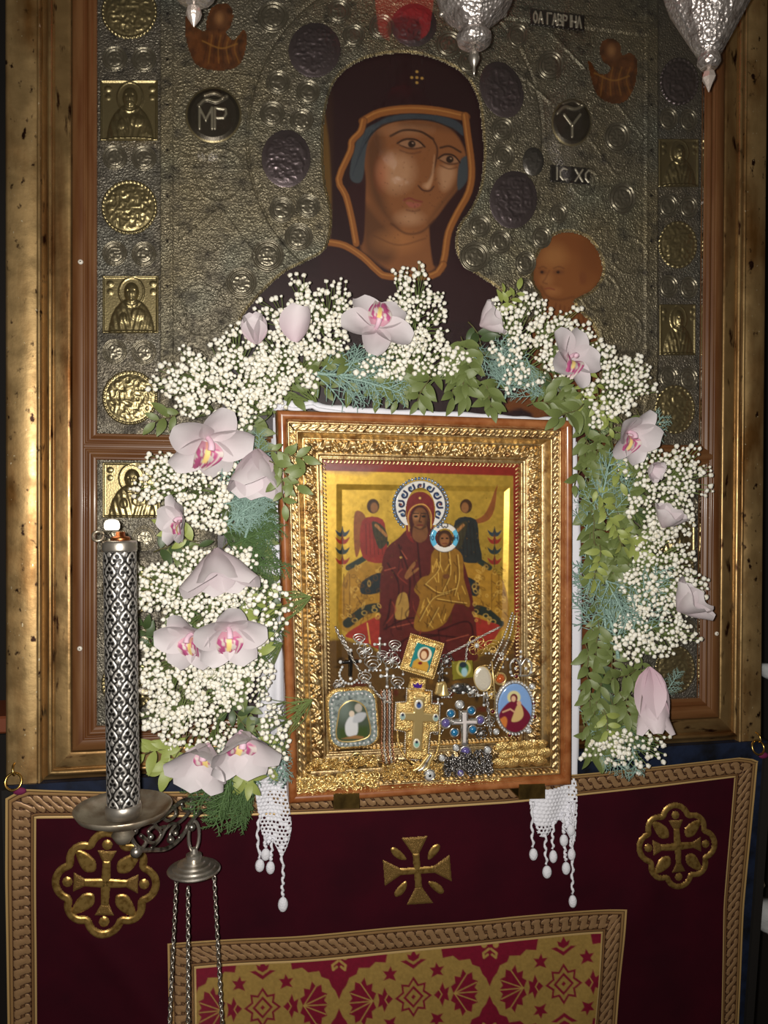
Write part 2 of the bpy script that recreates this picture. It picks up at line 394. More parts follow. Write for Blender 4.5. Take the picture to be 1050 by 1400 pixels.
# ------------------------------------------------------------------ stand below, dark blue
def sfront(z): return -.012+.09*(1.115-z)
ZS = ZL0-.0695
stand = thing('icon_stand', (.264, .15, 0), 'dark blue painted wooden stand behind the red velvet cloth', 'stand')
xs0, xs1 = XL-.108, XR+.112
V = np.array([(x, y, z) for x in (xs0, xs1) for (y, z) in ((sfront(ZS), ZS), (sfront(.55), .55), (sfront(.55), 0), (.40, 0), (.40, ZS))])
mk('stand_body', V, [(0,1,2,3,4),(9,8,7,6,5)]+[(i,(i+1)%5+0 if False else (i+1)%5, (i+1)%5+5, i+5) for i in range(5)], 'blue_paint', stand, False)
for x in (xs0, xs1):
    V = np.array([(xx, y-dy, z) for xx in (x-.007, x+.007) for (y, z, dy) in ((sfront(ZS-.004), ZS-.004, .006), (sfront(.55), .55, .006), (sfront(.55), .55, -.03), (sfront(ZS-.004), ZS-.004, -.03))])
    mk('corner_strip', V, [(0,1,2,3),(7,6,5,4),(0,4,5,1),(1,5,6,2),(2,6,7,3),(3,7,4,0)], 'dark_wall', stand, False)

# ------------------------------------------------------------------ bits at the picture's edges
mk('wall_ledge', *bevbox(-.62, -.318, .10, .20, 1.5-.335, 1.5-.31, .003), 'red_wood', None, False, label='reddish brown wooden ledge beside the gilt case', cat='ledge')
# ------------------------------------------------------------------ the large silver-clad icon inside the case
RZ = wall(.0115)        # silver cover surface
PT = wall(.0165)        # painted board
big = thing('silver_clad_icon', (.264, .02, ZL0), 'large old icon of a veiled woman, clad in embossed silver, behind the glass', 'icon')
mk('icon_board', *boxvf(XL+.002, XR-.002, .0172, .032, ZL0+.001, ZTOP-.001), 'dark_wall', big, False)
VEIL = [(300,640),(306,540),(318,470),(335,430),(365,395),(392,372),(420,358),(443,345),(452,325),(455,290),(446,250),(443,200),(445,160),(455,120),(475,95),(505,80),(540,74),(575,76),(610,88),(635,105),(652,135),(658,175),(660,215),(655,255),(642,285),(625,310),(622,340),(632,362),(655,378),(680,395),(697,415),(712,450)]
CHILD = [(742,430),(742,402),(732,385),(733,360),(745,335),(762,321),(780,318),(803,326),(819,348),(823,372),(812,393),(795,403),(784,411),(790,425),(806,440),(816,462),(818,500),(826,560),(834,640)]
FIG = VEIL+CHILD+[(836,1000),(300,1000)]
FIGS = np.concatenate([crom(VEIL, 5), crom(CHILD, 5), np.array([(838,1010),(296,1010)])])
ANG_L = [(255,22),(262,34),(280,44),(283,30),(288,14),(300,6),(313,8),(318,22),(314,36),(308,44),(318,56),(328,48),(333,42),(337,52),(334,70),(328,86),(315,94),(290,95),(270,88),(260,70),(254,45)]
ANG_R = [(816,100),(806,84),(806,92),(812,118),(822,134),(842,141),(858,134),(868,112),(870,84),(862,74),(850,76),(846,60),(836,54),(824,58),(821,72),(826,84),(836,92),(830,102)]
STROKE = {'A':[[(0,1),(.5,0),(1,1)],[(.2,.62),(.8,.62)]],'G':[[(0,1),(0,0),(1,0)]],'B':[[(0,0),(0,1)],[(0,0),(.8,.08),(.8,.4),(0,.48),(.95,.6),(.95,.92),(0,1)]],
 'R':[[(0,1),(0,0),(.85,.08),(.9,.3),(.7,.48),(0,.5)]],'I':[[(.5,0),(.5,1)]],'H':[[(0,0),(0,1)],[(1,0),(1,1)],[(0,.5),(1,.5)]],'L':[[(0,1),(.5,0),(1,1)]],
 'C':[[(1,.1),(.5,0),(.1,.3),(.1,.7),(.5,1),(1,.9)]],'X':[[(0,0),(1,1)],[(1,0),(0,1)]],'M':[[(0,1),(0,0),(.5,.6),(1,0),(1,1)]],'O':[[(.5,0),(.9,.3),(.9,.7),(.5,1),(.1,.7),(.1,.3),(.5,0)]],
 'Y':[[(0,0),(.5,.5),(1,0)],[(.5,.5),(.5,1)]],'w':[[(0,.1),(0,.7),(.25,1),(.5,.7),(.75,1),(1,.7),(1,.1)]],' ':[]}
def letters(cv, txt, x, y, w, h, gap, sw, slope=0.0, **k):
    for ch in txt:
        for st in STROKE[ch]: cv.line([(x+p[0]*w, y+p[1]*h+slope*(x+p[0]*w)) for p in st], sw, **k)
        x += (w*.55 if ch in 'I ' else w)+gap
def ridge(X, Y, sc, seed): return 1-np.abs(vnoise(X, Y, sc, seed, 2)*2-1)*2.2

# ---- embossed cover: upper field at fine resolution, lower field coarser
def cover(y0, y1, res):
    cv = Canvas(126, 964, y0, y1, res, (124,118,104), .74)
    X, Y = cv.X, cv.Y
    t = np.clip(vnoise(X, Y, 150, 3)*1.6-.35, 0, 1); cv.C += (lin((150,132,82))-cv.C)*t[...,None]*.42
    t = np.clip((vnoise(X, Y, 90, 9)-.5)*3, 0, 1)*.5; cv.C += (lin((116,124,114))-cv.C)*t[...,None]
    cv.H += .16*ridge(X, Y, 9, 4)+.12*ridge(X, Y, 22, 8)
    t = np.clip(ridge(X, Y, 7, 14), 0, 1)*.35; cv.C *= (1.12-.55*t*(vnoise(X, Y, 5, 15, 1) > .4))[...,None]
    # halo disc swells slightly, with an incised edge
    q = np.hypot((X-540)/202, (Y-190)/(np.where(Y<190, 226, 215)))
    cv.H += 1.6*np.clip((1-q)*12+.5, 0, 1); k = sm(np.abs(q-1)*205-1.3, .8); cv.H -= 2.6*k
    # upright ridges and border strips
    for x, w in ((221,3),(235,4),(883,3),(898,3)):
        k = sm(np.abs(X-x-(Y-300)*(.000 if x < 500 else -.004))-w/2, .9); cv.H += 1.6*k
    inl = ((X > 219) & (X < 236)) | ((X > 882) & (X < 899)); cv.H[inl] = cv.H[inl]*.4+1.5
    for xr in ((126,220),(899,964)):
        b = (X > xr[0]) & (X < xr[1]); cv.H[b] *= .25; cv.C[b] = lin((106,101,97))*.5+cv.C[b]*.5
    yt = 8+.125*(X-690); b = (Y < yt+18) & (Y > yt) & (X > 225) & (X < 890); cv.H[b] = 2.2
    if y0 < 0: cv.line([(690,26),(885,50)], 2.2, None, .8, hadd=-1.6)
    # diamond lattice with scrolled corners
    for P in ([(700,150),(752,42),(800,95),(752,140),(700,95)], [(748,42),(800,95),(752,142),(704,92),(748,42)], [(800,180),(843,142),(880,190),(843,242),(800,182)], [(880,190),(815,275)], [(880,240),(800,330)],
              [(245,330),(300,285),(350,350),(300,400)], [(245,400),(262,460),(320,480)], [(700,430),(760,300)]):
        cv.line(P, 2.4, None, .8, 1, hadd=1.3)
    for c, r in (((275,425),33),((262,505),26),((300,240),34),((820,400),26),((850,455),28),((860,540),26),((800,250),18),((860,350),24)):
        cv.ell(*c, r, r*1.05, None, .8, 1, ring=2.6, hadd=1.3); cv.ell(*c, r*.7, r*.72, None, .8, ring=1.6, hadd=.7)
    for x in (250,262,276): cv.line([(x,195),(x+40,420)], 1.2, None, .8, hadd=.4)
    # chased scrollwork all over the field
    q2 = np.random.default_rng(12)
    for i in range(900 if res < 2 else 160):
        x, y = q2.uniform(242, 878), q2.uniform(y0, y1); a0 = q2.uniform(0, 6.28); rr = q2.uniform(4, 11); k_ = q2.uniform(2.0, 4.5); aa = a0+np.linspace(0, k_, 6)
        cv.line(np.stack([x+rr*np.cos(aa), y+rr*np.sin(aa)], 1), 1.6, None, .8, 1, hadd=-.7 if i % 2 else .9)
    for (gx0, gx1, gy0, gy1) in ((246,335,200,300),(246,330,300,330),(800,878,300,330)):
        for x in np.arange(gx0, gx1, 15): cv.line([(x,gy0),(x,gy1)], 1.4, None, .8, 1, hadd=.7)
        for y in np.arange(gy0, gy1, 15): cv.line([(gx0,y),(gx1,y+2)], 1.4, None, .8, 1, hadd=.7)
    # nails along the ridges
    for x in (229,890):
        for y in np.arange(20, 1000, 62): cv.ell(x, y, 2.2, 2.2, (40,34,30), .6)
    hole = sdpoly(X, Y, FIGS); cv.M &= hole > 0
    for A in (ANG_L, ANG_R): cv.M &= sdpoly(X, Y, crom(A, 4, True)) > 0
    cv.H -= 2.4*sm(hole-2.5, 2.0)-0; k = sm(np.abs(hole-3)-1.3, .8); cv.C += (lin((150,128,72))-cv.C)*k[...,None]*.6
    return cv
cover(-70, 622, 1.5).build('silver_cover', RZ, 'riza', big)
cover(622, 1002, 4.0).build('silver_cover', RZ, 'riza', big)

# ---- loose applied pieces
AX = np.stack([[1,0,0],[0,0,1],[0,-1,0]], 1)
def ringpts(pl, cx, cy, rx, ry, h, n=28): a = np.linspace(0, 2*np.pi, n, endpoint=False); return pl.at(cx+rx*np.cos(a), cy+ry*np.sin(a), np.full(n, h))
def disc(pl, cx, cy, rx, ry, h0, h1, n=24):
    V = np.concatenate([ringpts(pl, cx, cy, rx, ry, h0, n), ringpts(pl, cx, cy, rx*.9, ry*.9, h1, n), ringpts(pl, cx, cy, rx*.45, ry*.45, h1+.0003, n)])
    return V, [(i*n+k, i*n+(k+1)%n, (i+1)*n+(k+1)%n, (i+1)*n+k) for i in range(2) for k in range(n)]+[tuple(2*n+k for k in range(n))]
def inhalo(x, y): return .0017 if math.hypot((x-540)/202, (y-190)/(226 if y < 190 else 215)) < 1.0 else 0.0
TONE = dict.fromkeys(('coin', 'coin_gold', 'coin_dark'), (130,123,106))
def coin(cx, cy, rx, ry=None, m='coin'):
    ry = ry or rx; cv = Canvas(cx-rx-1.5, cx+rx+1.5, cy-ry-1.5, cy+ry+1.5, 1.0, TONE[m], .8); q = np.hypot((cv.X-cx)/rx, (cv.Y-cy)/ry)
    cv.H = .5+.5*ridge(cv.X, cv.Y, 5, int(cx)%50)*.4
    for r0, w, up in ((.94,1.5,1),(.82,1.2,0),(.70,1.3,1),(.60,.9,0)):
        k = sm(np.abs(q-r0)*rx-w*.6, .6)
        cv.H += 1.9*k if up else -.8*k
    k = np.clip(ridge(cv.X, cv.Y, 4.5, int(cx*3+cy)%60), 0, 1)*(q < .55); cv.H += .8*k; cv.M = q < 1.0
    k = np.clip((q-.94)*18, 0, 1); cv.H -= cv.H*k; return cv.build('ring_boss', RZ, 'relief', big, h0=.0005+inhalo(cx, cy))
for y in (81, 216, 347, 481, 735, 870): coin(157, y, 18, m='coin_gold' if y > 340 else 'coin'); coin(197, y+1, 18, m='coin_gold' if y > 340 else 'coin')
for y in (163, 282, 392, 516, 690, 860): coin(913, y, 13.5, 16.5, 'coin_dark'); coin(940.5, y+2, 13, 16.5, 'coin_dark')
coin(200, 599, 15)
for c in ((373,24,22),(380,114,17),(372,157,18),(421,127,17),(412,166,17),(385,288,18),(421,283,17),(463,17,17),(483,50,16),(521,38,18)): coin(*c)
for c in ((408,325,20),(366,350,23),(330,387,22),(613,62,19),(640,86,16),(648,352,21),(655,310,16)): coin(*c, m='coin_gold')
for c in ((686,178,16,17),(687,215,16,17),(683,332,16,17),(718,360,15,17),(763,293,13,14),(752,90,19,21),(843,188,18,21),(850,272,19,22),(707,50,15,18),(740,325,14,16),(716,395,14,15),(730,420,13,15)): coin(*c, m='coin_dark')

def medal(cx, cy, rx, ry, col, dark, seed, rim=True, dome=2.6, amp=1.3, ang=0.0, name='round_boss'):
    cv = Canvas(cx-rx-2, cx+rx+2, cy-ry-2, cy+ry+2, 1.0 if rx > 30 else .9, col, .9); X, Y = cv.X-cx, cv.Y-cy
    c, s = math.cos(ang), math.sin(ang); x = X*c+Y*s; y = -X*s+Y*c
    q = np.hypot(x/rx, y/ry); n = ridge(cv.X, cv.Y, 6.5, seed)*.7+ridge(cv.X, cv.Y, 14, seed+5)*.5
    cv.H = dome*np.sqrt(np.clip(1-q*q, 0, 1))+amp*n*np.clip((.86-q)*8, 0, 1)
    if rim:
        a = np.arctan2(y, x); k = sm(np.abs(q-.93)*min(rx, ry)-1.6, .8); cv.H += k*(1.3+.7*np.cos(a*rx*1.05))
    cv.M = q < 1.0; cv.build(name, RZ, 'relief', big, h0=.0006+inhalo(cx, cy))
G_, D_ = (160,146,106), None
medal(177, 17, 39, 38, G_, D_, 1); medal(177, 284, 39, 38, G_, D_, 2); medal(178, 544, 39, 38, G_, D_, 3)
medal(177, 805, 38, 37, G_, D_, 33); medal(176, 935, 38, 37, G_, D_, 34)
medal(928, 112, 27, 33, (122,110,112), D_, 4); medal(926, 335, 27, 33, G_, D_, 5); medal(922, 560, 28, 34, G_, D_, 6); medal(921, 775, 28, 34, G_, D_, 7); medal(922, 915, 28, 34, G_, D_, 8)
P_ = (122,110,112)
for i, (cx, cy, rx, ry, an) in enumerate(((391,218,34,40,0),(430,70,36,38,.2),(565,36,32,30,0),(685,124,29,40,-.35),(701,274,33,40,.1))): medal(cx, cy, rx, ry, P_, (66,58,60), 20+i, False, 2.6, .9, an, 'oval_boss')
medal(728, 222, 15, 20, (120,116,110), (50,44,48), 40, False, 4, .6, 0, 'oval_boss')

def letterboss(cx, cy, rx, ry, txt, w, h):
    cv = Canvas(cx-rx-1, cx+rx+1, cy-ry-1, cy+ry+1, .8, (70,64,54), .7); q = np.hypot((cv.X-cx)/rx, (cv.Y-cy)/ry)
    cv.H = 2.2-2.0*np.clip((q-.86)*9, -.6, 1); cv.M = q < 1.0
    k = sm(np.abs(q-.95)*rx-1.3, .7); cv.C += (lin((130,118,86))-cv.C)*k[...,None]
    n = len(txt); letters(cv, txt, cx-(n*w+(n-1)*4)/2, cy-h*.32, w, h, 4, 3.2, col=(166,158,136), hadd=1.3)
    cv.line([(cx-20,cy-12),(cx-10,cy-20),(cx+4,cy-17),(cx+18,cy-24)], 4.5, (140,132,112), .8, 1, 5, hadd=2.0); cv.line([(cx-12,cy-26),(cx+2,cy-29),(cx+14,cy-22)], 4, (130,120,100), .8, 1, 5, hadd=1.6)
    cv.build('monogram_boss', RZ, 'relief', big, h0=.0006)
letterboss(292, 158, 39, 39, 'MR', 17, 28); letterboss(781, 168, 28, 33, 'Y', 22, 30)
def nameplate(x0, x1, y0, y1, txt, w, h, gap, slope):
    cv = Canvas(x0, x1, y0+slope*x0-2, y1+slope*x1+2, .8, (58,54,50), .6); v = cv.Y-slope*cv.X
    cv.M = (v > y0) & (v < y1); cv.H[:] = 1.0; e = np.minimum(np.minimum(cv.X-x0, x1-cv.X), np.minimum(v-y0, y1-v)); cv.H += .8*sm(e-1.8, .7); cv.H[e < .9] = 0
    n = len(txt); letters(cv, txt, x0+4, y0+4, w, h, gap, 2.2, slope, col=(176,168,148), hadd=1.2, metal=.4); cv.build('name_plate', RZ, 'relief', big, h0=.0026 if x0 < 740 else .0008)
nameplate(724, 798, 13-.12*724, 36-.12*724, 'OA GABRIHL', 5.6, 15, 1.6, .12); nameplate(752, 806, 225-.09*752, 249-.09*752, 'IC XC', 10, 16, 3, .09)

def saint(x0, x1, y0, y1, seed):
    cv = Canvas(x0, x1, y0, y1, .9, (160,146,106), .94); X, Y = cv.X, cv.Y; w, h = x1-x0, y1-y0; cx = (x0+x1)/2+w*.02
    u = (X-cx)/w; v = (Y-y0)/h
    def dome(cx_, cy_, rx, ry, a): q = np.hypot((u-cx_)/rx, (v-cy_)/ry); return a*np.sqrt(np.clip(1-q*q, 0, 1))
    bod = np.maximum(dome(0, 1.02, .40, .62, 5.0), dome(0, .72, .22, .30, 4.0)); hd = dome(0, .30, .125, .17, 6.0); halo = np.hypot(u/.22, (v-.29)/.25)
    H = np.maximum(bod, hd)+.8*(halo < 1)+1.0*sm(np.abs(halo-1)*20-1.0, .8)
    rid = ridge(X, Y, 10, seed)*.5+.5*np.cos(u*60+v*16*np.sign(u)); H += np.where(bod > .5, .75*rid, 0)
    for (a, b, rx, ry, am) in ((-.05,.28,.022,.025,-1.2),(.05,.28,.022,.025,-1.2),(0,.33,.018,.05,1.0),(0,.44,.09,.07,1.2),(.12,.68,.13,.11,1.6),(-.14,.74,.07,.09,1.6)): H += dome(a, b, rx, ry, am)
    for a in (-.38, .38): H += dome(a, .14, .06, .05, 1.4)+dome(a, .28, .05, .05, 1.0)
    e = np.minimum(np.minimum(X-x0, x1-X), np.minimum(Y-y0, y1-Y)); H += 1.6*sm(e-2.5, .8); H[e < .5] = 0; cv.H = H
    cv.build('saint_plaque', RZ, 'relief', big, h0=.0006)
saint(137, 216, 110, 193, 51); saint(140, 217, 377, 456, 52); saint(140, 219, 632, 708, 53)
saint(900, 955, 190, 256, 54); saint(901, 951, 416, 486, 55); saint(900, 950, 700, 760, 56)

# ---- painted figure
SK, SH, HI, BR, VE = (130,80,44), (74,44,24), (180,136,100), (140,84,38), (38,13,16)
lo = Canvas(290, 840, 300, 1004, 3.2, (40,18,22)); n = vnoise(lo.X, lo.Y, 30, 61); lo.C *= (.6+.8*n)[...,None]
for i in range(16): lo.line([(300+i*26,480),(330+i*24,640),(310+i*26,1000)], 3, (34,16,22), 1.5, .7, 6)
lo.poly([(770,395),(812,430),(820,520),(835,640),(836,1000),(770,1000),(740,600),(690,560),(720,520),(740,440)], (112,62,26), 2, 1, 4)
for i in range(9): lo.line([(770+i*6,430),(765+i*7,520),(775+i*8,640),(768+i*9,990)], 2.5, (96,48,18), 1.5, .8, 6)
lo.poly([(760,520),(836,640),(836,720),(780,700),(740,600)], (60,22,22), 3, .8)
lo.ell(757, 380, 24, 40, (150,88,42), 2)
lo.M = (sdpoly(lo.X, lo.Y, FIGS) < 6); lo.build('painted_robe', PT, 'paint', big, h0=-.0003)

f = Canvas(438, 702, 68, 440, 1.0, VE); n = vnoise(f.X, f.Y, 26, 71); f.C *= (.75+.5*n)[...,None]
t = np.clip((f.Y-300)/60, 0, 1); f.C += (lin((46,20,24))-f.C)*t[...,None]*.8
for y in (128, 250, 300): f.line([(450,y),(655,y+8)], .8, (24,8,10), .6, .6)
f.ell(447, 205, 9, 125, (116,84,34), 2.0, .7)                     # old gilded edge by the veil
f.poly([(443,120),(470,95),(505,80),(575,76),(640,110),(660,215),(642,285),(610,320),(500,340),(462,330),(455,290),(450,200)], VE, 2, .9, 6)
# neck and face masses
f.poly([(500,215),(497,270),(493,335),(505,350),(540,372),(592,370),(590,335),(585,300),(560,240)], SK, 2.5, 1, 6)
f.poly([(497,280),(500,345),(530,360),(545,330),(520,300)], SH, 6, .75, 5)
f.poly([(588,296),(612,268),(630,250),(640,262),(622,292),(606,330),(604,350),(592,362)], (44,16,16), 1.5, 1, 4)
f.poly([(494,225),(483,250),(474,262),(480,300),(486,330),(497,330),(500,270),(500,235)], (46,16,18), 1.5, 1, 4)
FACE = [(499,212),(503,192),(514,178),(532,168),(560,164),(590,166),(612,174),(628,190),(637,212),(636,235),(628,255),(612,276),(594,300),(575,316),(555,318),(535,306),(518,286),(506,262),(500,236)]
f.poly(FACE, SK, 1.8, 1, 6)
f.poly([(499,212),(503,192),(516,177),(525,200),(520,240),(530,285),(545,312),(520,292),(505,262)], SH, 7, .75, 5)
f.poly([(610,276),(628,255),(636,232),(632,215),(622,250),(600,280),(585,305)], SH, 4, .6, 4)
f.poly([(552,164),(600,168),(622,180),(590,176),(550,176)], SH, 5, .5, 4)
f.poly([(520,228),(534,212),(556,214),(566,230),(560,252),(540,262),(524,250)], HI, 9, .75, 5)
f.poly([(600,232),(614,226),(622,236),(614,256),(604,258)], HI, 5, .75, 5)
f.ell(560, 298, 16, 9, HI, 6, .7); f.ell(555, 178, 26, 6, HI, 6, .35); f.ell(543, 330, 26, 14, (176,116,66), 9, .5)
f.ell(522, 238, 7, 16, (176,84,52), 7, .4)
# cap under the veil, blue grey
CP = [(500,208),(498,192),(512,175),(540,163),(580,160),(616,166),(636,184),(632,172),(628,164),(560,155),(520,160),(500,172),(484,196),(476,234),(484,248),(496,246)]
f.poly([(478,238),(486,196),(500,176),(522,166),(516,176),(505,190),(500,208),(496,244),(486,250)], (62,68,72), 1, 1, 4)
f.poly([(508,174),(530,160),(570,154),(612,160),(632,172),(634,186),(620,176),(592,166),(560,163),(530,168)], (54,60,66), 1, 1, 4)
f.poly([(628,222),(641,214),(642,240),(626,260)], (58,64,68), 1, 1, 4)
for i in range(5): f.line([(482+i*4,240-i*12),(500+i*5,180-i*2)], 1.1, (40,46,56), .6, .7)
f.line([(500,196),(512,179),(540,166),(585,164),(620,176)], 1.6, (36,26,22), .7, .9, 6)
# ochre edging of the veil
for P, wd in (([(496,166),(520,154),(560,149),(600,152),(637,160)], 11), ([(497,165),(493,180),(481,193),(479,207),(463,245),(473,268),(481,300),(487,333)], 8.5), ([(636,158),(639,182),(645,230),(641,262),(626,290),(613,318),(608,350),(603,368)], 9), ([(449,331),(472,336),(497,352),(516,370),(532,378),(590,377),(606,362)], 9)):
    f.line(P, wd+2, (60,30,14), .8, .8, 3); f.line(P, wd, BR, .7, 1, 3); f.line([(p[0]-1.5,p[1]-1.5) for p in P], 1.6, (190,130,66), .8, .7, 3)
# features
for (ex, ey, w, tl) in ((562,197,19,.10),(614,218,15,.16)):
    d = lambda x, y: (ex+x, ey+y+tl*x)
    f.poly([d(-w,0),d(-w*.4,-7),d(w*.4,-7),d(w,1),d(w*.4,6),d(-w*.4,6)], (92,54,32), 2, .9, 5)
    f.poly([d(-w*.85,1),d(-w*.3,-4.5),d(w*.4,-4.5),d(w*.85,1),d(w*.3,4.5),d(-w*.3,4.5)], (150,108,76), 1, .9, 5)
    f.ell(ex+1, ey, 5.2, 5.0, (40,22,12), .8); f.ell(ex+2.4, ey-1.4, 1.2, 1.1, (150,120,96), .6)
    f.line([d(-w,1),d(-w*.4,-6),d(w*.4,-6.5),d(w,2)], 1.9, (38,18,10), .7, 1, 5); f.line([d(-w*.8,3),d(0,6.5),d(w*.8,3)], 1.1, (60,32,18), .7, .9, 5)
    f.line([d(-w*.8,10),d(0,13),d(w*.7,9)], 1.6, (84,46,26), 1.0, .8, 5)
f.line([(534,186),(552,178),(575,180),(592,190)], 3.2, (48,26,14), .9, .9, 6); f.line([(602,202),(615,200),(630,208)], 2.8, (48,26,14), .9, .9, 6)
f.line([(592,190),(598,205),(594,228),(586,250)], 2.6, (66,36,20), .9, .9, 6); f.poly([(594,212),(590,238),(582,254),(586,258),(592,244)], HI, 1.5, .9, 4)
f.line([(572,254),(578,260),(587,261),(593,255)], 2.2, (60,30,18), .8, .9, 6); f.ell(583, 254, 5, 4, HI, 2, .6)
f.line([(552,274),(560,271),(568,274),(577,276)], 2.4, (118,48,40), .8, .9, 6); f.poly([(555,276),(568,277),(576,279),(570,284),(560,283)], (150,82,66), 1.2, .9, 4); f.line([(556,287),(566,289),(574,287)], 1.8, (84,46,28), 1.2, .7, 4)
f.line([(535,306),(555,319),(576,317),(594,301)], 2.4, (70,38,22), 1.5, .8, 6); f.line([(510,322),(545,335),(582,326)], 1.6, (90,52,28), 1.2, .7, 6)
for q in ((570,98),(563,106),(577,107),(570,113),(570,106)): f.ell(*q, 2.0, 1.8, (176,136,66), .6)
r2 = np.random.default_rng(4)
for i in range(70): x, y = r2.uniform(520, 610), r2.uniform(200, 330); f.ell(x, y, .7, .7, (70,36,20), .5, .7)
f.M = sdpoly(f.X, f.Y, FIGS) < 4; f.build('painted_face', PT, 'paint', big)

c = Canvas(728, 824, 312, 480, 1.2, (112,64,28))
c.poly(crom(CHILD[:15], 4), (134,80,38), 3, .8); c.poly([(735,350),(760,322),(800,326),(820,352),(818,380),(795,350),(760,345)], (120,66,28), 5, .8, 4)
c.ell(757, 350, 17, 16, (164,112,62), 9, .6); c.ell(748, 382, 8, 9, (160,108,62), 5, .6); c.ell(756, 398, 9, 5, (176,118,68), 4, .5); c.ell(806, 352, 14, 30, (112,62,26), 7, .6)
for ex, w_ in ((742,5),(764,7)): c.ell(ex, 372, w_, 3.2, (110,64,34), 1.6, .9); c.ell(ex-1, 372, 2.2, 2.0, (44,22,12), .8); c.line([(ex-w_,367),(ex,364.5),(ex+w_,367)], 1.5, (92,50,26), 1.0, .8, 4)
c.line([(751,370),(745,382),(742,386),(748,388)], 1.6, (104,58,30), 1.0, .8, 4); c.line([(745,395),(751,394),(758,396)], 1.8, (124,56,38), .8, .9, 4); c.ell(797, 380, 5, 9, (118,66,32), 1.5); c.line([(740,392),(748,405),(764,410),(784,406)], 2.2, (96,52,24), 1.6, .8, 5)
for i in range(8): c.line([(760+i*6,415+i*2),(752+i*9,480)], 2, (100,52,20), 1, .8)
c.M = sdpoly(c.X, c.Y, FIGS) < 3; c.build('painted_child', PT, 'paint', big)
for A, nm in ((ANG_L, 'painted_angel'), (ANG_R, 'painted_angel')):
    A = np.array(A, float); x0, x1, y0, y1 = A[:,0].min()-3, A[:,0].max()+3, A[:,1].min()-3, A[:,1].max()+3; cx = (x0+x1)/2
    a = Canvas(x0, x1, y0, y1, 1.0, (96,54,22)); n = vnoise(a.X, a.Y, 8, 83); a.C *= (.2+1.3*n)[...,None]
    hx, hy = (302,26) if cx < 500 else (838,70); a.ell(hx, hy, 11, 13, (96,58,30), 2); a.ell(hx-2, hy-1, 5, 7, (150,104,62), 3, .8)
    for i in range(9): a.line([(hx-18+i*6,hy+22),(hx-20+i*5.5,hy+40),(hx-24+i*7,hy+60)], 1.5, (140,92,36) if i%2 else (50,26,12), .9, .7, 4)
    a.line([(hx-25,hy+30),(hx,hy+40),(hx+22,hy+34)], 1.8, (150,104,44), 1, .7, 5)
    a.M = sdpoly(a.X, a.Y, crom(A, 4, True)) < 2.5; a.build(nm, PT, 'paint', big)
# ------------------------------------------------------------------ the small framed icon leaning forward in front
KS = .40/.385
IA = np.array([.3849348, .0065222, -.00276846])*KS; IB = np.array([-.01792733, -.03602418, .4936176])*KS
IO = CAM+np.array([.06575149, .98144456, -.38085687])*KS
IN_ = np.cross(IA, IB); IN_ /= np.linalg.norm(IN_)
if IN_[1] > 0: IN_ = -IN_
IO = IO-IN_*.006
IW_, IH_ = np.linalg.norm(IA), np.linalg.norm(IB); ah, bh = IA/IW_, IB/IH_
def fi(u, v, h): return IO+np.asarray(u)[...,None]*ah+np.asarray(v)[...,None]*bh+np.asarray(h)[...,None]*IN_
def uv(pl, px, py):
    q = pl.at(px, py)-IO; A = np.stack([ah, bh], 1); return np.linalg.lstsq(A, q, rcond=None)[0]
IP = PL(IO, IN_); RECESS = .026
IPAN = PL(IO-IN_*RECESS, IN_)
mat('frame_wood', (160,102,60), .34, var=[((60,60,60),(128,68,30),.35,.7,5)], coat=.35)
mat('gilt_new', (205,158,78), .30, 1.0, var=[((70,70,70),(140,92,40),.5,.75,5)], bump=[('n',300,.12,.001)])
mat('gilt_carved', (208,184,138), .42, 1.0, var=[((90,90,90),(128,88,50),.5,.75,5)], bump=[('n',300,.25,.002)])
icon = thing('framed_icon', IO+IA/2, 'small gilt framed icon of an enthroned woman and child, leaning before the large icon', 'icon')
ul, vt = uv(IPAN, 449, 633); ur, vt2 = uv(IPAN, 703, 641); ul2, vb = uv(IPAN, 452, 1016); ur2, vb2 = uv(IPAN, 703, 1008)
U0, U1, V0, V1 = (ul+ul2)/2, (ur+ur2)/2, (vb+vb2)/2, (vt+vt2)/2
print('opening', U0, U1, V0, V1, IW_, IH_)
full = (0, IW_, 0, IH_)
TW = ((U0)+(IW_-U1)+(IH_-V1))/3
wp = [(-.0,-.040),(0,.003),(-.0012,.0055),(-.004,.0068),(-.0075,.0066),(-.0100,.0048),(-.0112,.0030),(-.0125,-.0045)]
for i in range(4): frame4(fi, wp, full, 'frame_wood', icon, 'outer_rail' if i in (0,2) else 'outer_stile', sides=(i,), ds=.1)
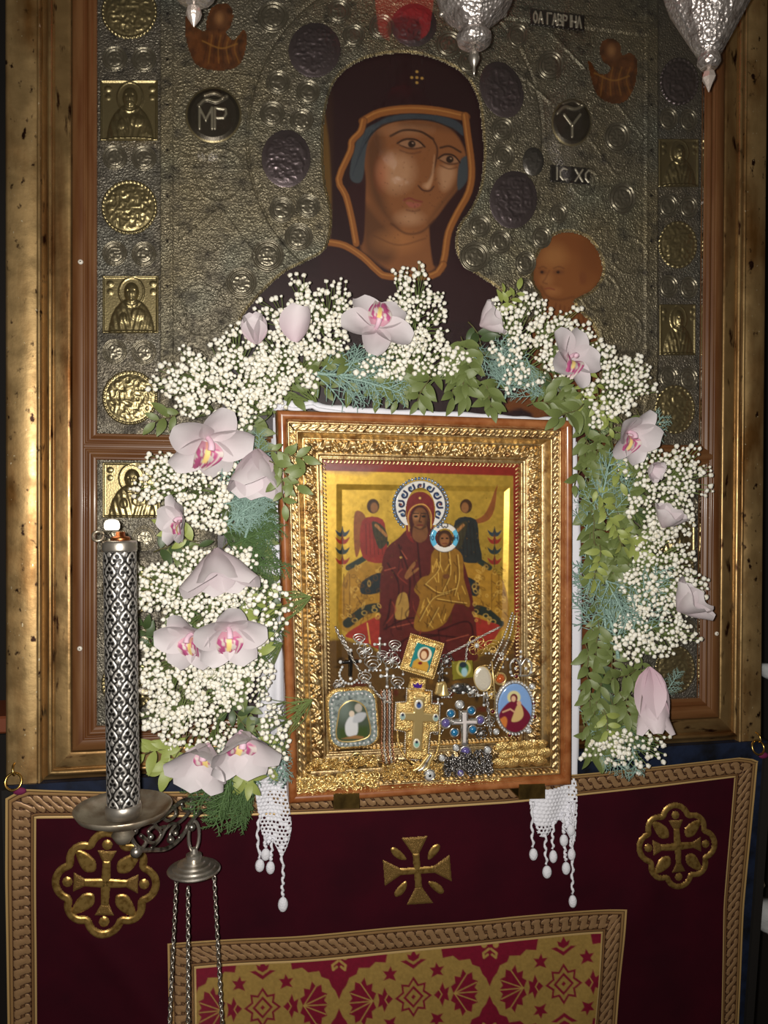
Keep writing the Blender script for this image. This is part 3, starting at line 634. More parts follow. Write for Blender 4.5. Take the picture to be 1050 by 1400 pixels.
# gilt mouldings; t runs inward to the opening; widths per side stretch so that the opening lands right
gpr = [(.0125,-.0045),(.0132,-.004),(.0146,-.0026),(.016,-.0042)]
gpr += [(.016+.010*k/8, -.0058) for k in range(9)] + [(.0262,-.0042),(.0276,-.003),(.029,-.0046)]
gpr += [(.0295,-.008),(.032,-.012),(.036,-.0155),(.0385,-.0165)]
gpr += [(.0385+.0195*k/14, -.0155+.0035*math.sin(math.pi*k/14)) for k in range(15)]
gpr += [(.0585,-.0165),(.0592,-.0145),(.0608,-.0145),(.0615,-.0165),(.0645,-.018),(.0652,-.0168),(.0672,-.0168),(.068,-.019),(.0688,-.0225)]
gpr += [(.0688+.0052*k/4, -.0225) for k in range(5)] + [(.0748,-.026)]
gpr = np.array(gpr); TEND = gpr[-1,0]
def carved(t, s, i):
    a = np.abs(t); r = np.zeros_like(a+s)
    m = (a > .0165) & (a < .0262); y = (a-.0213)/.0048
    r += np.where(m, .0014*(np.cos(s*2*np.pi/.0125+2.2*np.sin(y*2.2))*np.cos(y*1.7)+.6*np.sin(s*2*np.pi/.0062+y*4)), 0)
    m = (a > .0385) & (a < .058); y = (a-.0483)/.0097
    x = s/.017; ph = 2*np.pi*x
    sc = np.cos(ph+3.2*y)*np.cos(ph*.5-2.5*y)+.7*np.sin(2*ph-4*y*np.sign(np.sin(ph*.5)))+.5*np.cos(3.1*ph+6*y)
    r += np.where(m, .0019*sc*np.clip((1-np.abs(y))*3, 0, 1), 0)
    m = (a > .0690) & (a < .0738); y = (a-.0714)/.0024
    r += np.where(m, .0012*np.sin(s*2*np.pi/.0055+y*2), 0)
    return r
def sideprof(w): p = gpr.copy(); p[:,0] = -(.0125+(p[:,0]-.0125)*(w-.0125)/(TEND-.0125)); return p
wl, wr, wt, wb = U0, IW_-U1, IH_-V1, V0
def sidemould(i, wself, wa, wb_):
    """moulding of one side, mitred against neighbours of possibly different width"""
    k = (gpr[:,0]-.0125)/(TEND-.0125); h = gpr[:,1]
    ts = .0125+k*(wself-.0125); ta = .0125+k*(wa-.0125); tb = .0125+k*(wb_-.0125)
    Ln = IW_ if i in (0,2) else IH_; n = int(Ln/.0014); s = np.linspace(0, 1, n)[:,None]
    pos = ta[None]+(Ln-ta-tb)[None]*s; hh = np.repeat(h[None], n, 0)+carved(np.repeat(gpr[:,0][None], n, 0), pos, i)
    tt = np.repeat(ts[None], n, 0)
    if i == 0: U, V = pos, tt
    elif i == 2: U, V = pos, IH_-tt
    elif i == 3: U, V = tt, pos
    else: U, V = IW_-tt, pos
    W = fi(U, V, hh); idx = np.arange(n*len(h)).reshape(n, -1); Q = np.stack([idx[:-1,:-1], idx[1:,:-1], idx[1:,1:], idx[:-1,1:]], -1).reshape(-1,4)
    mk('gilt_moulding', W.reshape(-1,3), Q, 'gilt_carved', icon)
sidemould(0, wb, wl, wr); sidemould(2, wt, wl, wr); sidemould(3, wl, wb, wt); sidemould(1, wr, wb, wt)
bk = np.concatenate([fi(np.array([.004,IW_-.004,IW_-.004,.004]), np.array([.004,.004,IH_-.004,IH_-.004]), np.full(4, h)) for h in (-.032,-.040)])
mk('back_board', bk, [(0,1,2,3),(7,6,5,4)]+[(k,(k+1)%4,(k+1)%4+4,k+4) for k in range(4)], 'dark_wall', icon, False)

# ---- painted panel: gold ground, a throned figure with child and two angels
g = Canvas(440, 712, 622, 1030, .9, (196,160,66), .6); X, Y = g.X, g.Y
n = vnoise(X, Y, 24, 91); g.C *= (.78+.45*n)[...,None]
g.poly([(440,622),(712,622),(712,651),(440,643)], (122,34,26), .8, metal=0); g.poly([(440,634),(520,638),(500,648),(440,644)], (120,84,84), 5, .6, metal=0)
g.poly([(700,622),(712,622),(712,1030),(703,1030)], (120,36,26), .8, metal=0)
# raised rim with bevel to the sunken field
RIM = [(462,664),(694,667),(690,900),(692,1030),(462,1030)]
d = sdpoly(X, Y, RIM); g.H += 3.0*sm(-d-1.5, 3.5)
RED, DRED, DK = (80,29,26), (44,13,15), (30,16,12)
def PO(P, c, s=.6, a=1., sm_=4): g.poly(P, c, s, a, sm_, metal=0)
# throne
GT = (150,110,36)
PO([(470,790),(500,768),(530,750),(530,860),(466,860)], GT); PO([(625,752),(660,772),(688,795),(690,860),(620,860)], GT)
for i in range(26):
    x, y = r2.uniform(470, 525), r2.uniform(775, 850); g.line([(x,y),(x+r2.uniform(-8,8),y+r2.uniform(3,12))], 1.3, (92,58,16), .6, .8)
    x, y = r2.uniform(645, 688), r2.uniform(775, 850); g.line([(x,y),(x+r2.uniform(-8,8),y+r2.uniform(3,12))], 1.3, (92,58,16), .6, .8)
g.line([(476,776),(500,762),(528,743)], 8, (38,48,40), .7, 1, 6, metal=0); g.line([(628,748),(648,762),(669,776)], 8, (38,48,40), .7, 1, 6, metal=0)
PO([(495,795),(521,783),(521,808),(495,812)], (30,38,40)); PO([(634,788),(654,798),(652,815),(636,808)], (30,38,40))
for x in (470, 478, 672, 682): g.line([(x,785),(x,845)], 1.4, (104,72,22), .6, .9)
g.line([(475,852),(500,834),(524,830)], 13, (34,40,34), .8, 1, 6, metal=0); g.line([(640,832),(662,836),(682,852)], 13, (34,40,34), .8, 1, 6, metal=0)
for x, y in ((485,848),(498,838),(512,834),(650,836),(664,842),(674,850)): g.ell(x, y, 3.4, 2.8, (150,124,62), .6, ring=1.2, metal=0)
PO([(472,868),(500,850),(530,842),(536,892),(505,882),(484,874)], (138,42,34)); PO([(640,845),(668,850),(684,858),(668,882),(646,886)], (138,42,34)); g.line([(502,852),(506,880)], 1.8, (190,150,70), .7, 1, metal=0)
PO([(440,874),(470,872),(560,905),(650,900),(690,872),(712,874),(712,1030),(440,1030)], (58,30,20), 3, .9, 0)
for k in range(70): g.ell(r2.uniform(446,706), r2.uniform(886,1018), r2.uniform(2,9), r2.uniform(1.5,6), [(120,84,34),(26,16,12),(88,30,24)][k % 3], 1.2, .7)
# side plants
for x0_, s in ((468,1),(676,-1)):
    for j, (yy, cc) in enumerate(((728,(46,58,66)),(738,(132,44,34)),(752,(40,52,52)),(766,(130,44,34)))):
        PO([(x0_-10,yy-4),(x0_-3,yy),(x0_,yy-8),(x0_+3,yy),(x0_+10,yy-4),(x0_+5,yy+5),(x0_-5,yy+5)], cc, .6, 1, 3)
    g.line([(x0_,720),(x0_,775)], 1.2, (60,50,30), .6, 1, metal=0)
# angels
for cx, s, rb in ((510,-1,(126,40,34)), (637,1,(34,38,38))):
    PO([(cx+s*10,708),(cx+s*20,698),(cx+s*26,706),(cx+s*26,745),(cx+s*22,762),(cx+s*14,735)] if s < 0 else [(cx+10,712),(cx+24,704),(cx+34,685),(cx+42,662),(cx+40,692),(cx+32,710),(cx+16,716)], (122,70,34), .7)
    PO([(cx-15,712),(cx+13,710),(cx+18,740),(cx+20,768),(cx-14,762)], rb); PO([(cx+s*2,714),(cx-s*14,720),(cx-s*20,738),(cx-s*8,750)], (54,50,34))
    g.ell(cx, 692, 8.5, 10, (56,34,18), .7, metal=0); g.ell(cx-s*1.5, 694, 5, 7, (126,84,48), .9, metal=0); g.line([(cx-s*4,718),(cx-s*18,732)], 4, (150,104,58), .8, 1, metal=0)
    for i in range(5): g.line([(cx-10+i*5,716),(cx-9+i*5.5,758)], .9, DK, .5, .6)
# seated woman
PO([(520,790),(527,752),(545,735),(560,722),(590,720),(612,735),(630,760),(640,790),(648,830),(652,884),(645,905),(560,905),(522,900),(519,850)], RED)
for P in ([(530,770),(545,800),(540,850)],[(545,745),(560,790),(556,840)],[(525,860),(560,845),(600,850)],[(530,890),(570,868),(630,872)],[(600,862),(640,850),(648,880)],[(560,905),(575,875),(600,868)],[(534,820),(528,860)],[(570,735),(575,790)]): g.line(P, 2.4, DRED, .9, .9, 6)
for P in ([(526,780),(540,776)],[(548,752),(556,764)],[(535,858),(590,846)],[(610,876),(640,868)]): g.line(P, 1.3, (160,80,60), .7, .7, 4)
PO([(544,815),(556,812),(558,842),(540,845)], (150,116,56))
PO([(560,700),(574,690),(586,700),(588,725),(574,738),(562,728)], (58,20,18)); PO([(567,716),(582,716),(584,734),(574,742),(564,734)], (108,68,40)); PO([(555,705),(556,685),(566,674),(580,673),(592,684),(594,705),(592,724),(586,700),(574,690),(562,700),(560,726),(566,742),(556,732)], (108,32,30))
g.line([(559,726),(558,704),(566,692),(580,690),(589,702),(589,722)], 1.4, (196,150,74), .6, 1, 6, metal=0)
g.ell(574, 708, 10, 14, (112,70,40), .9, metal=0); g.poly([(578,698),(585,704),(584,718),(577,724),(581,710)], (62,36,20), 2, .8); g.ell(569, 706, 4, 5, (164,116,76), 2, .8); g.ell(574, 721, 3, 2, (140,96,60), 1.2, .6)
g.line([(566,720),(574,723.5),(582,720)], 1.6, (58,32,18), .7, .9, 4)
for ex in (568.5, 579): g.ell(ex, 706, 3.0, 1.6, (24,12,8), .5, metal=0); g.line([(ex-3.5,702),(ex+3.5,702)], 1.4, (36,18,10), .5)
g.line([(575,704),(573,713),(576,713.5)], 1.5, (50,26,14), .5); g.line([(570.5,718),(577.5,718)], 1.7, (96,30,24), .5)
for q in ((548,762),(574,681)): g.ell(*q, 1.6, 1.6, (210,170,90), .5)
# hand, child in gold robe
PO([(553,788),(558,778),(566,768),(568,772),(562,782),(571,776),(572,779),(561,788),(556,792)], (128,84,48), .6)
GR = (128,90,30)
PO([(590,758),(600,748),(618,748),(632,760),(634,790),(642,820),(640,830),(624,822),(610,850),(590,862),(570,862),(566,850),(574,820),(566,806),(576,790),(588,784)], GR)
for P in ([(600,755),(598,780),(580,800)],[(612,752),(614,785),(604,810)],[(624,760),(626,790),(620,815)],[(580,800),(600,812),(622,806)],[(572,850),(590,820),(612,812)],[(584,858),(598,832)],[(596,820),(620,824),(636,826)]): g.line(P, 1.8, (86,56,14), .8, .9, 6); g.line([(p[0]+2,p[1]-1.5) for p in P], 1.0, (214,176,90), .6, .7, 6)
g.ell(610, 788, 5, 3.5, (96,58,30), .8, metal=0); g.ell(608, 736, 10.5, 12, (58,34,20), .9, metal=0); g.ell(607.5, 738, 6.5, 8.5, (132,86,52), 1.0, metal=0); g.line([(605,743),(611,743)], 1.3, (96,40,28), .5)
for ex in (604.5, 611): g.ell(ex, 736, 1.8, 1.1, DK, .4)
for k in range(70):
    x, y = r2.uniform(524, 645), r2.uniform(745, 900)
    if sdpoly(np.array([x]), np.array([y]), [(524,790),(548,738),(590,722),(630,760),(650,880),(524,898)])[0] < -4 and not (566 < x < 640 and 750 < y < 860): g.line([(x,y),(x+r2.uniform(-6,6),y+r2.uniform(8,22)),(x+r2.uniform(-10,10),y+r2.uniform(20,34))], r2.uniform(1.0,2.2), DRED if k % 3 else (128,52,40), .8, .7, 4)
for k in range(60):
    x, y = r2.uniform(572, 636), r2.uniform(755, 855)
    if sdpoly(np.array([x]), np.array([y]), [(592,758),(630,758),(640,826),(610,850),(570,860),(576,800)])[0] < -3: g.line([(x,y),(x+r2.uniform(-5,7),y+r2.uniform(5,13))], 1.3, (70,44,12) if k % 2 else (196,156,70), .6, .75)
for k in range(90):
    x, y = r2.choice([r2.uniform(468, 524), r2.uniform(648, 690)]), r2.uniform(772, 850); g.ell(x, y, r2.uniform(1.5,4), r2.uniform(1,3), (86,56,16) if k % 2 else (198,160,78), .7, .6, r2.uniform(0,3), ring=1.0)
for k in range(120):
    x, y = r2.uniform(462, 690), r2.uniform(670, 790); g.ell(x, y, r2.uniform(.4,1.1), r2.uniform(.4,1.1), (110,80,24), .5, .5)
n = vnoise(X, Y, 5, 97, 2); g.C *= (.80+.40*n)[...,None]
g.M = (X >= 440); g.build('painted_panel', IPAN, 'paint_small', icon, h0=.0005)

# ---- enamel halos with beaded edge
mat('enamel', (220,220,220), .25, attr='metal', coat=.5)
mat('halo_bead', (96,120,150), .25, .5, var=[((200,200,200),(170,180,190),.45,.6,3)])
def halo(cx, cy, r, inner, white, small=False):
    cv = Canvas(cx-r-1, cx+r+1, cy-r-1, cy+r+1, .7, (214,212,206)); q = np.hypot(cv.X-cx, cv.Y-cy); a = np.arctan2(cv.Y-cy, cv.X-cx); cv.H = 1.5*sm(q-r+1.5, .8)
    if not small:
        for k in range(9):
            t = math.pi*(.86+1.28*k/8); x, y = cx+math.cos(t)*(r*.74), cy+math.sin(t)*(r*.74)
            P = [(x+math.cos(t+b*1.1+1)*5.6*(1-b*.13), y+math.sin(t+b*1.1+1)*5.6*(1-b*.13)) for b in range(6)]; cv.line(P, 3.0, (34,44,78), .6, 1, 4); cv.ell(x, y, 1.6, 1.6, (120,60,50) if k%3==1 else (60,96,130), .5)
        cv.ell(cx, cy, r*.97, r*.97, (70,82,104), .5, ring=3)
    else:
        k = (np.abs(np.sin(a)) < .62); cv.C[k] = lin((92,176,210)); cv.ell(cx, cy, r-.5, r-.5, (70,60,50), .4, ring=1.4); letters(cv, 'w', cx-4, cy-r+1.5, 8, 5, 2, 1.6, col=(30,26,40)); letters(cv, 'O', cx-r+2, cy-3, 4, 6, 2, 1.3, col=(20,40,80)); letters(cv, 'H', cx+r-7, cy-3, 4, 6, 2, 1.3, col=(20,40,80))
    cv.M = (q < r) & ((q > inner) if small else (np.hypot((cv.X-cx)/inner, (cv.Y-cy-8)/(inner*1.6)) > 1) & (cv.Y < cy+27))
    o = cv.build('halo', IPAN, 'enamel', icon, h0=.0022, label='white and blue enamel halo')
    if not small:
        mb = MB()
        for k in range(40):
            t = -math.pi*1.28+2*math.pi*.78*k/39-.0; mb.add(ball(IPAN.at(cx+math.cos(t)*(r+1.2), cy+math.sin(t)*(r+1.2), .0042), .0023, 7, 5))
        mb.build('bead_row', 'halo_bead', o, kind='stuff')
halo(574, 691, 36, 20, True); halo(607, 735, 20.5, 12.5, True, True)

# ---- glass over the small icon
gq = np.concatenate([fi(np.array([.0104,IW_-.0104,IW_-.0104,.0104]), np.array([.0104,.0104,IH_-.0104,IH_-.0104]), np.full(4, h)) for h in (.0044,.0052)])
# brass clips that carry the frame
for (x0, x1, y0, y1) in ((455,490,1082,1102),(707,742,1069,1089)):
    P = [IP.at(x0, y0+.5, .0078), IP.at(x1, y0-.5, .0078), IP.at(x1, y1-.5, .0078), IP.at(x0, y1+.5, .0078)]
    dn = P[3]-P[0]; t = .0022
    lip = np.array(P+[p-IN_*t for p in P]); mb = MB().add((lip, [(0,1,2,3),(7,6,5,4)]+[(k,(k+1)%4,(k+1)%4+4,k+4) for k in range(4)]))
    z = P[3][2]; yb = .03
    c = thing('brass_clip', (P[0]+P[1])/2, 'flat brass clip holding the small frame, %s' % ('below the rounded square pendant' if x0 < 500 else 'above the white tassels'), 'clip')
    mb.build('lip', 'brass', c, False)
    fl_ = np.array([P[3]+[0,0,0], P[2], P[2]*[1,0,1]+[0,sfront(z)-.001,0], P[3]*[1,0,1]+[0,sfront(z)-.001,0]]); fl2 = fl_+np.array([0,0,.002]); mk('shelf', np.concatenate([fl_, fl2]), [(0,1,2,3),(7,6,5,4)]+[(k,(k+1)%4,(k+1)%4+4,k+4) for k in range(4)], 'brass', c, False)
# ------------------------------------------------------------------ velvet cloth hung on the stand
CN = np.array([0,-1,-.09]); CN /= np.linalg.norm(CN)
CP_ = PL((0, -.0215, 1.115), CN)
def wv(X, Y):                      # gentle folds of the hanging cloth
    a = .0022*np.sin(X/95.+Y/160.)*np.clip((Y-1090)/160, 0, 1)+.0014*np.sin(X/41.-Y/80.+1)*np.clip((Y-1130)/160, 0, 1)
    b = .0045*np.exp(-((X-(100+(Y-1240)*.75))/22.)**2)*np.clip((Y-1225)/60, 0, 1)
    c = .004*np.exp(-((X-(960-(Y-1080)*.55))/26.)**2)*np.clip((Y-1100)/80, 0, 1)
    return a+b+c
class CL:                          # cloth surface
    n = CP_.n
    def at(s, px, py, h=0.0): px = np.asarray(px, float); py = np.asarray(py, float); return CP_.at(px, py, wv(px, py)+h)
CLS = CL()
mat('velvet', (60,5,20), .85, sheen=.7, sheen_tint=(150,24,70), spec=.15, var=[((12,12,12),(44,4,16),.35,.7,4),((900,900,900),(50,4,18),.4,.8,2)], bump=[('n',900,.15,.0006)])
mat('braid', (150,116,78), .45, .3, attr='metal', bump=[('n',1500,.25,.0004)])
mat('gold_thread', (196,160,92), .36, .75, var=[((160,160,160),(140,104,50),.45,.7,4)], bump=[('grain',(900,900,120),.25,.0006)])
mat('gold_thread_dark', (150,118,66), .42, .7, bump=[('vore',900,.7,.0008)])
mat('brocade', (150,116,78), .55, .1, attr='metal', bump=[('grain',(1500,1500,200),.25,.0004)])
cloth = thing('velvet_cloth', (.264, -.03, 0.60), 'dark red velvet altar cloth with gold braid borders, crosses and brocade panel', 'altar cloth')
ctop = lambda x: np.interp(x, [8,22,36,60,150,280,400,560,700,800,900,1010,1028,1040], [1091,1083,1078,1079,1082,1081,1078.5,1072,1064,1057,1047,1035,1037,1042])
cbot = lambda x: np.interp(x, [8,52,150,280,400,560,700,800,900,1000,1040], [1119,1118,1117,1116,1113,1106,1097,1086,1075,1062.5,1058])
def xl(y): return np.interp(y, [1080,1200,1400,1500], [8,8,11.5,14])
def xli(y): return np.interp(y, [1100,1200,1400,1500], [50,50,51,52])
def xr(y): return np.interp(y, [1035,1240,1400,1500], [1035.5,1017,1007.5,1002])
def xri(y): return np.interp(y, [1060,1240,1400,1500], [1003,989,984,980])
YB = 1500.0
def surf(name, fx, ny, nx, m, parent, h, thick=None, **k):
    """patch over the cloth: fx(s,t)->(px,py)"""
    S, T = np.meshgrid(np.linspace(0,1,nx), np.linspace(0,1,ny)); X, Y = fx(S, T); V = CLS.at(X, Y, h).reshape(-1,3)
    idx = np.arange(nx*ny).reshape(ny, nx); Q = np.stack([idx[:-1,:-1], idx[1:,:-1], idx[1:,1:], idx[:-1,1:]], -1).reshape(-1,4); return mk(name, V, Q, m, parent, True, **k)
surf('velvet_field', lambda S, T: ((lambda Y: (xl(Y)+1+(xr(Y)-xl(Y)-2)*S, Y))((ctop(8+1027*S)+1)*(1-T)+YB*T)), 90, 160, 'velvet', cloth, 0.0)

def braid(name, A, B, flip=1, P=13.0, **k):
    """guilloche braid between two edge polylines A (outer) and B (inner), photo px"""
    A = np.asarray(A, float); B = np.asarray(B, float); C = (A+B)/2; L = np.concatenate([[0], np.cumsum(np.linalg.norm(np.diff(C, axis=0), axis=1))])
    n = int(L[-1]/.85)+2; s = np.linspace(0, L[-1], n); a = np.stack([np.interp(s, L, A[:,i]) for i in (0,1)], 1); b = np.stack([np.interp(s, L, B[:,i]) for i in (0,1)], 1)
    kx = 34; t = np.linspace(0, 1, kx); Pp = a[:,None,:]*(1-t)[None,:,None]+b[:,None,:]*t[None,:,None]
    W = np.linalg.norm(a-b, axis=1).mean(); S = np.repeat(s[:,None], kx, 1); Tt = np.repeat(t[None], n, 0)
    col = np.empty(S.shape+(3,)); col[:] = lin((146,112,76)); H = np.full(S.shape, .9)
    for t0, t1, c, h in ((0,.09,(206,170,110),1.9),(.09,.12,(58,30,18),.4),(.12,.19,(168,130,84),1.2),(.19,.215,(66,36,22),.6),(.80,.825,(66,36,22),.6),(.825,.90,(150,112,72),1.2),(.90,.925,(58,30,18),.4),(.925,1.01,(214,180,120),1.9)):
        m = (Tt >= t0) & (Tt < t1); col[m] = lin(c); H[m] = h
    band = (Tt > .215) & (Tt < .80); col[band] = lin((124,88,58)); y = (Tt-.508)*W*flip; hw = .29*W
    k0 = np.floor(S/P).astype(int); best = np.full(S.shape, 1e9)
    for dk in (-2,-1,0,1,2):
        x = S-(k0+dk+.5)*P; lim = .80*P; A_ = .175*W; fx_ = A_*np.sin(np.pi/2*np.clip(x/(.52*P), -1, 1)); sl = np.where(np.abs(x) < .52*P, A_*np.pi/(1.04*P)*np.cos(np.pi/2*x/(.52*P)), 0)
        dn = np.abs(y-fx_)/np.sqrt(1+sl*sl); xr_ = x; yr = dn; d = np.maximum(dn-.105*W, np.hypot(np.maximum(np.abs(x)-lim+.08*W, 0), dn)-.105*W)
        m = (d < 1.15) & band; body = d < 0
        hh = 2.5-dn*.20
        col[m & ~body] = lin((54,28,18)); H[m & ~body] = .7
        mb = m & body; col[mb] = lin((166,130,92)); H[mb] = hh[mb]
    V = CLS.at(Pp[...,0], Pp[...,1], H*.0007+.0006).reshape(-1,3); idx = np.arange(n*kx).reshape(n, kx)
    Q = np.stack([idx[:-1,:-1], idx[1:,:-1], idx[1:,1:], idx[:-1,1:]], -1).reshape(-1,4)
    c4 = np.concatenate([col.reshape(-1,3), np.full((n*kx,1), .35)], 1)
    return mk(name, V, Q, 'braid', cloth, True, c4, **k)
xs = np.linspace(0, 1, 60)
xa = np.concatenate([[8,22,36], np.linspace(60,1010,40), [1028,1036]]); xb = np.interp(xa, [8,36,1010,1036], [50,56,996,1003]); xb = np.clip(xb, 50, 1003)
braid('top_braid', np.stack([xa, ctop(xa)], 1), np.stack([xb, cbot(xb)], 1))
ys = np.linspace(1091, YB, 30); yi = np.linspace(1118, YB, 30); braid('side_braid', np.stack([xl(ys), ys], 1), np.stack([xli(yi), yi], 1), -1, 13.5)
ys = np.linspace(1041, YB, 30); yi = np.linspace(1063, YB, 30); braid('side_braid', np.stack([xr(ys), ys], 1), np.stack([xri(yi), yi], 1), 1, 12.5)
ptop = lambda x: np.interp(x, [229,300,400,560,700,800,855], [1290,1286,1279,1264,1251,1245,1242]); ptin = lambda x: np.interp(x, [268,400,560,700,822], [1325,1315,1300,1285,1276.5])
xa = np.linspace(229, 856, 40); xb = np.linspace(268, 822, 40); braid('panel_braid', np.stack([xa, ptop(xa)], 1), np.stack([xb, ptin(xb)], 1), 1, 13)
yo = np.linspace(1290, YB, 20); yi = np.linspace(1325, YB, 20); braid('panel_braid', np.stack([229+(yo-1290)*.02, yo], 1), np.stack([268+(yi-1325)*.015, yi], 1), -1, 13)
yo = np.linspace(1242, YB, 20); yi = np.linspace(1276.5, YB, 20); braid('panel_braid', np.stack([856-(yo-1242)*.076, yo], 1), np.stack([822-(yi-1276)*.073, yi], 1), 1, 13)

# ---- brocade panel
GOLD, WINE = (172,140,74), (120,16,42)
b = Canvas(262, 828, 1270, YB, 1.15, GOLD, .25); X, Y = b.X, b.Y; n = vnoise(X, Y, 3, 17, 2); 
def BP(P, c=WINE, s=.6, smo=0): b.poly(P, c, s, 1, smo, metal=.0 if c == WINE else .25)
def by(x): return 1362-(x-565)*.08       # centre line of the motif row
for row in (0, 1):
    for j in range(-3, 4):
        cx = 565+209*j*.985; oy = row*142+0.0; cy = by(cx)+oy
        mir = lambda P, sx, sy: [(cx+p[0]*sx, cy+p[1]*sy-.08*p[0]*sx) for p in P]
        if row == 0 or True:
            # diamond star
            for sc, cc in ((1.0, WINE), (.80, GOLD), (.55, WINE), (.38, GOLD), (.13, WINE)):
                Pst = [(0,-33),(9,-20),(22,-22),(20,-9),(33,0),(20,9),(22,22),(9,20),(0,33),(-9,20),(-22,22),(-20,9),(-33,0),(-20,-9),(-22,-22),(-9,-20)] if sc > .7 else [(0,-33),(33,0),(0,33),(-33,0)]
                BP(mir([(p[0]*sc*.78, p[1]*sc*.85) for p in Pst], 1, 1), cc)
            for sx in (-1, 1):
                # tulip toward the side, then fan flower
                BP(mir([(28,0),(36,-8),(40,-17),(43,-7),(49,-10),(47,0),(49,10),(43,7),(40,17),(36,8)], sx, 1)); b.line(mir([(35,-7),(39,0),(35,7)], sx, 1), 1.4, GOLD, .5)
                fl_ = [(62,0)]+[(86+ (24 if q%2==0 else 15)*math.cos(q*math.pi/7-math.pi*1.0+.0), (36 if q%2==0 else 26)*math.sin(q*math.pi/7-math.pi)) for q in range(14)]
                BP(mir([(x_-15, y_) for x_, y_ in [(70,0),(66,-10),(72,-14),(71,-24),(79,-22),(82,-33),(88,-25),(95,-28),(96,-18),(103,-15),(99,-6),(104,0),(99,6),(103,15),(96,18),(95,28),(88,25),(82,33),(79,22),(71,24),(72,14),(66,10)]], sx, 1))
                for e in ((86,-13),(86,13),(73,-26),(73,26),(88,0)): b.line(mir([(56,0),e], sx, 1), 1.5, GOLD, .5)
                for sy in (-1, 1):
                    BP(mir([(24,-24),(27,-32),(22,-38),(29,-38),(31,-45),(35,-38),(42,-39),(37,-32),(41,-26),(33,-28)], sx, sy))   # small blossoms
            for sy in (-1, 1):
                BP(mir([(0,-38),(-8,-44),(-18,-50),(-10,-51),(-6,-48),(0,-44),(6,-48),(10,-51),(18,-50),(8,-44)], 1, sy)); BP(mir([(0,-48),(-7,-52),(-9,-59),(-4,-57),(0,-65),(4,-57),(9,-59),(7,-52)], 1, sy))
                for e in (-16, -6, 6, 16): BP(mir([(e,-70),(e-5,-77),(e+5,-77)], 1, sy))
        # wine spades between medallions
        mx = cx+104; my = by(mx)+oy
        for sy in (-1, 1):
            g2 = lambda P: [(mx+p[0], my+p[1]*sy-.08*p[0]) for p in P]
            BP(g2([(0,-6),(5,-18),(10,-24),(14,-34),(24,-38),(27,-46),(42,-45),(50,-52),(64,-50),(70,-84),(-70,-84),(-64,-50),(-50,-52),(-42,-45),(-27,-46),(-24,-38),(-14,-34),(-10,-24),(-5,-18)]))
            for sx in (-1, 1): b.line([(mx+sx*1.5,my+sy*-58),(mx+sx*9,my+sy*-52),(mx+sx*8,my+sy*-46),(mx+sx*3,my+sy*-50)], 3.2, GOLD, .6); b.ell(mx+sx*8, my+sy*-64, 4, 4.5, GOLD, .6)
            b.ell(mx, my-sy*71, 4, 6, GOLD, .6)
b.C *= (.86+.3*n)[...,None]
xi0 = 266+(Y-1325)*.015; xi1 = 824-(Y-1276)*.073; b.M = (X > xi0) & (X < xi1) & (Y > ptin(X)-3)
b.build('brocade_panel', CLS, 'brocade', cloth, h0=.0004)

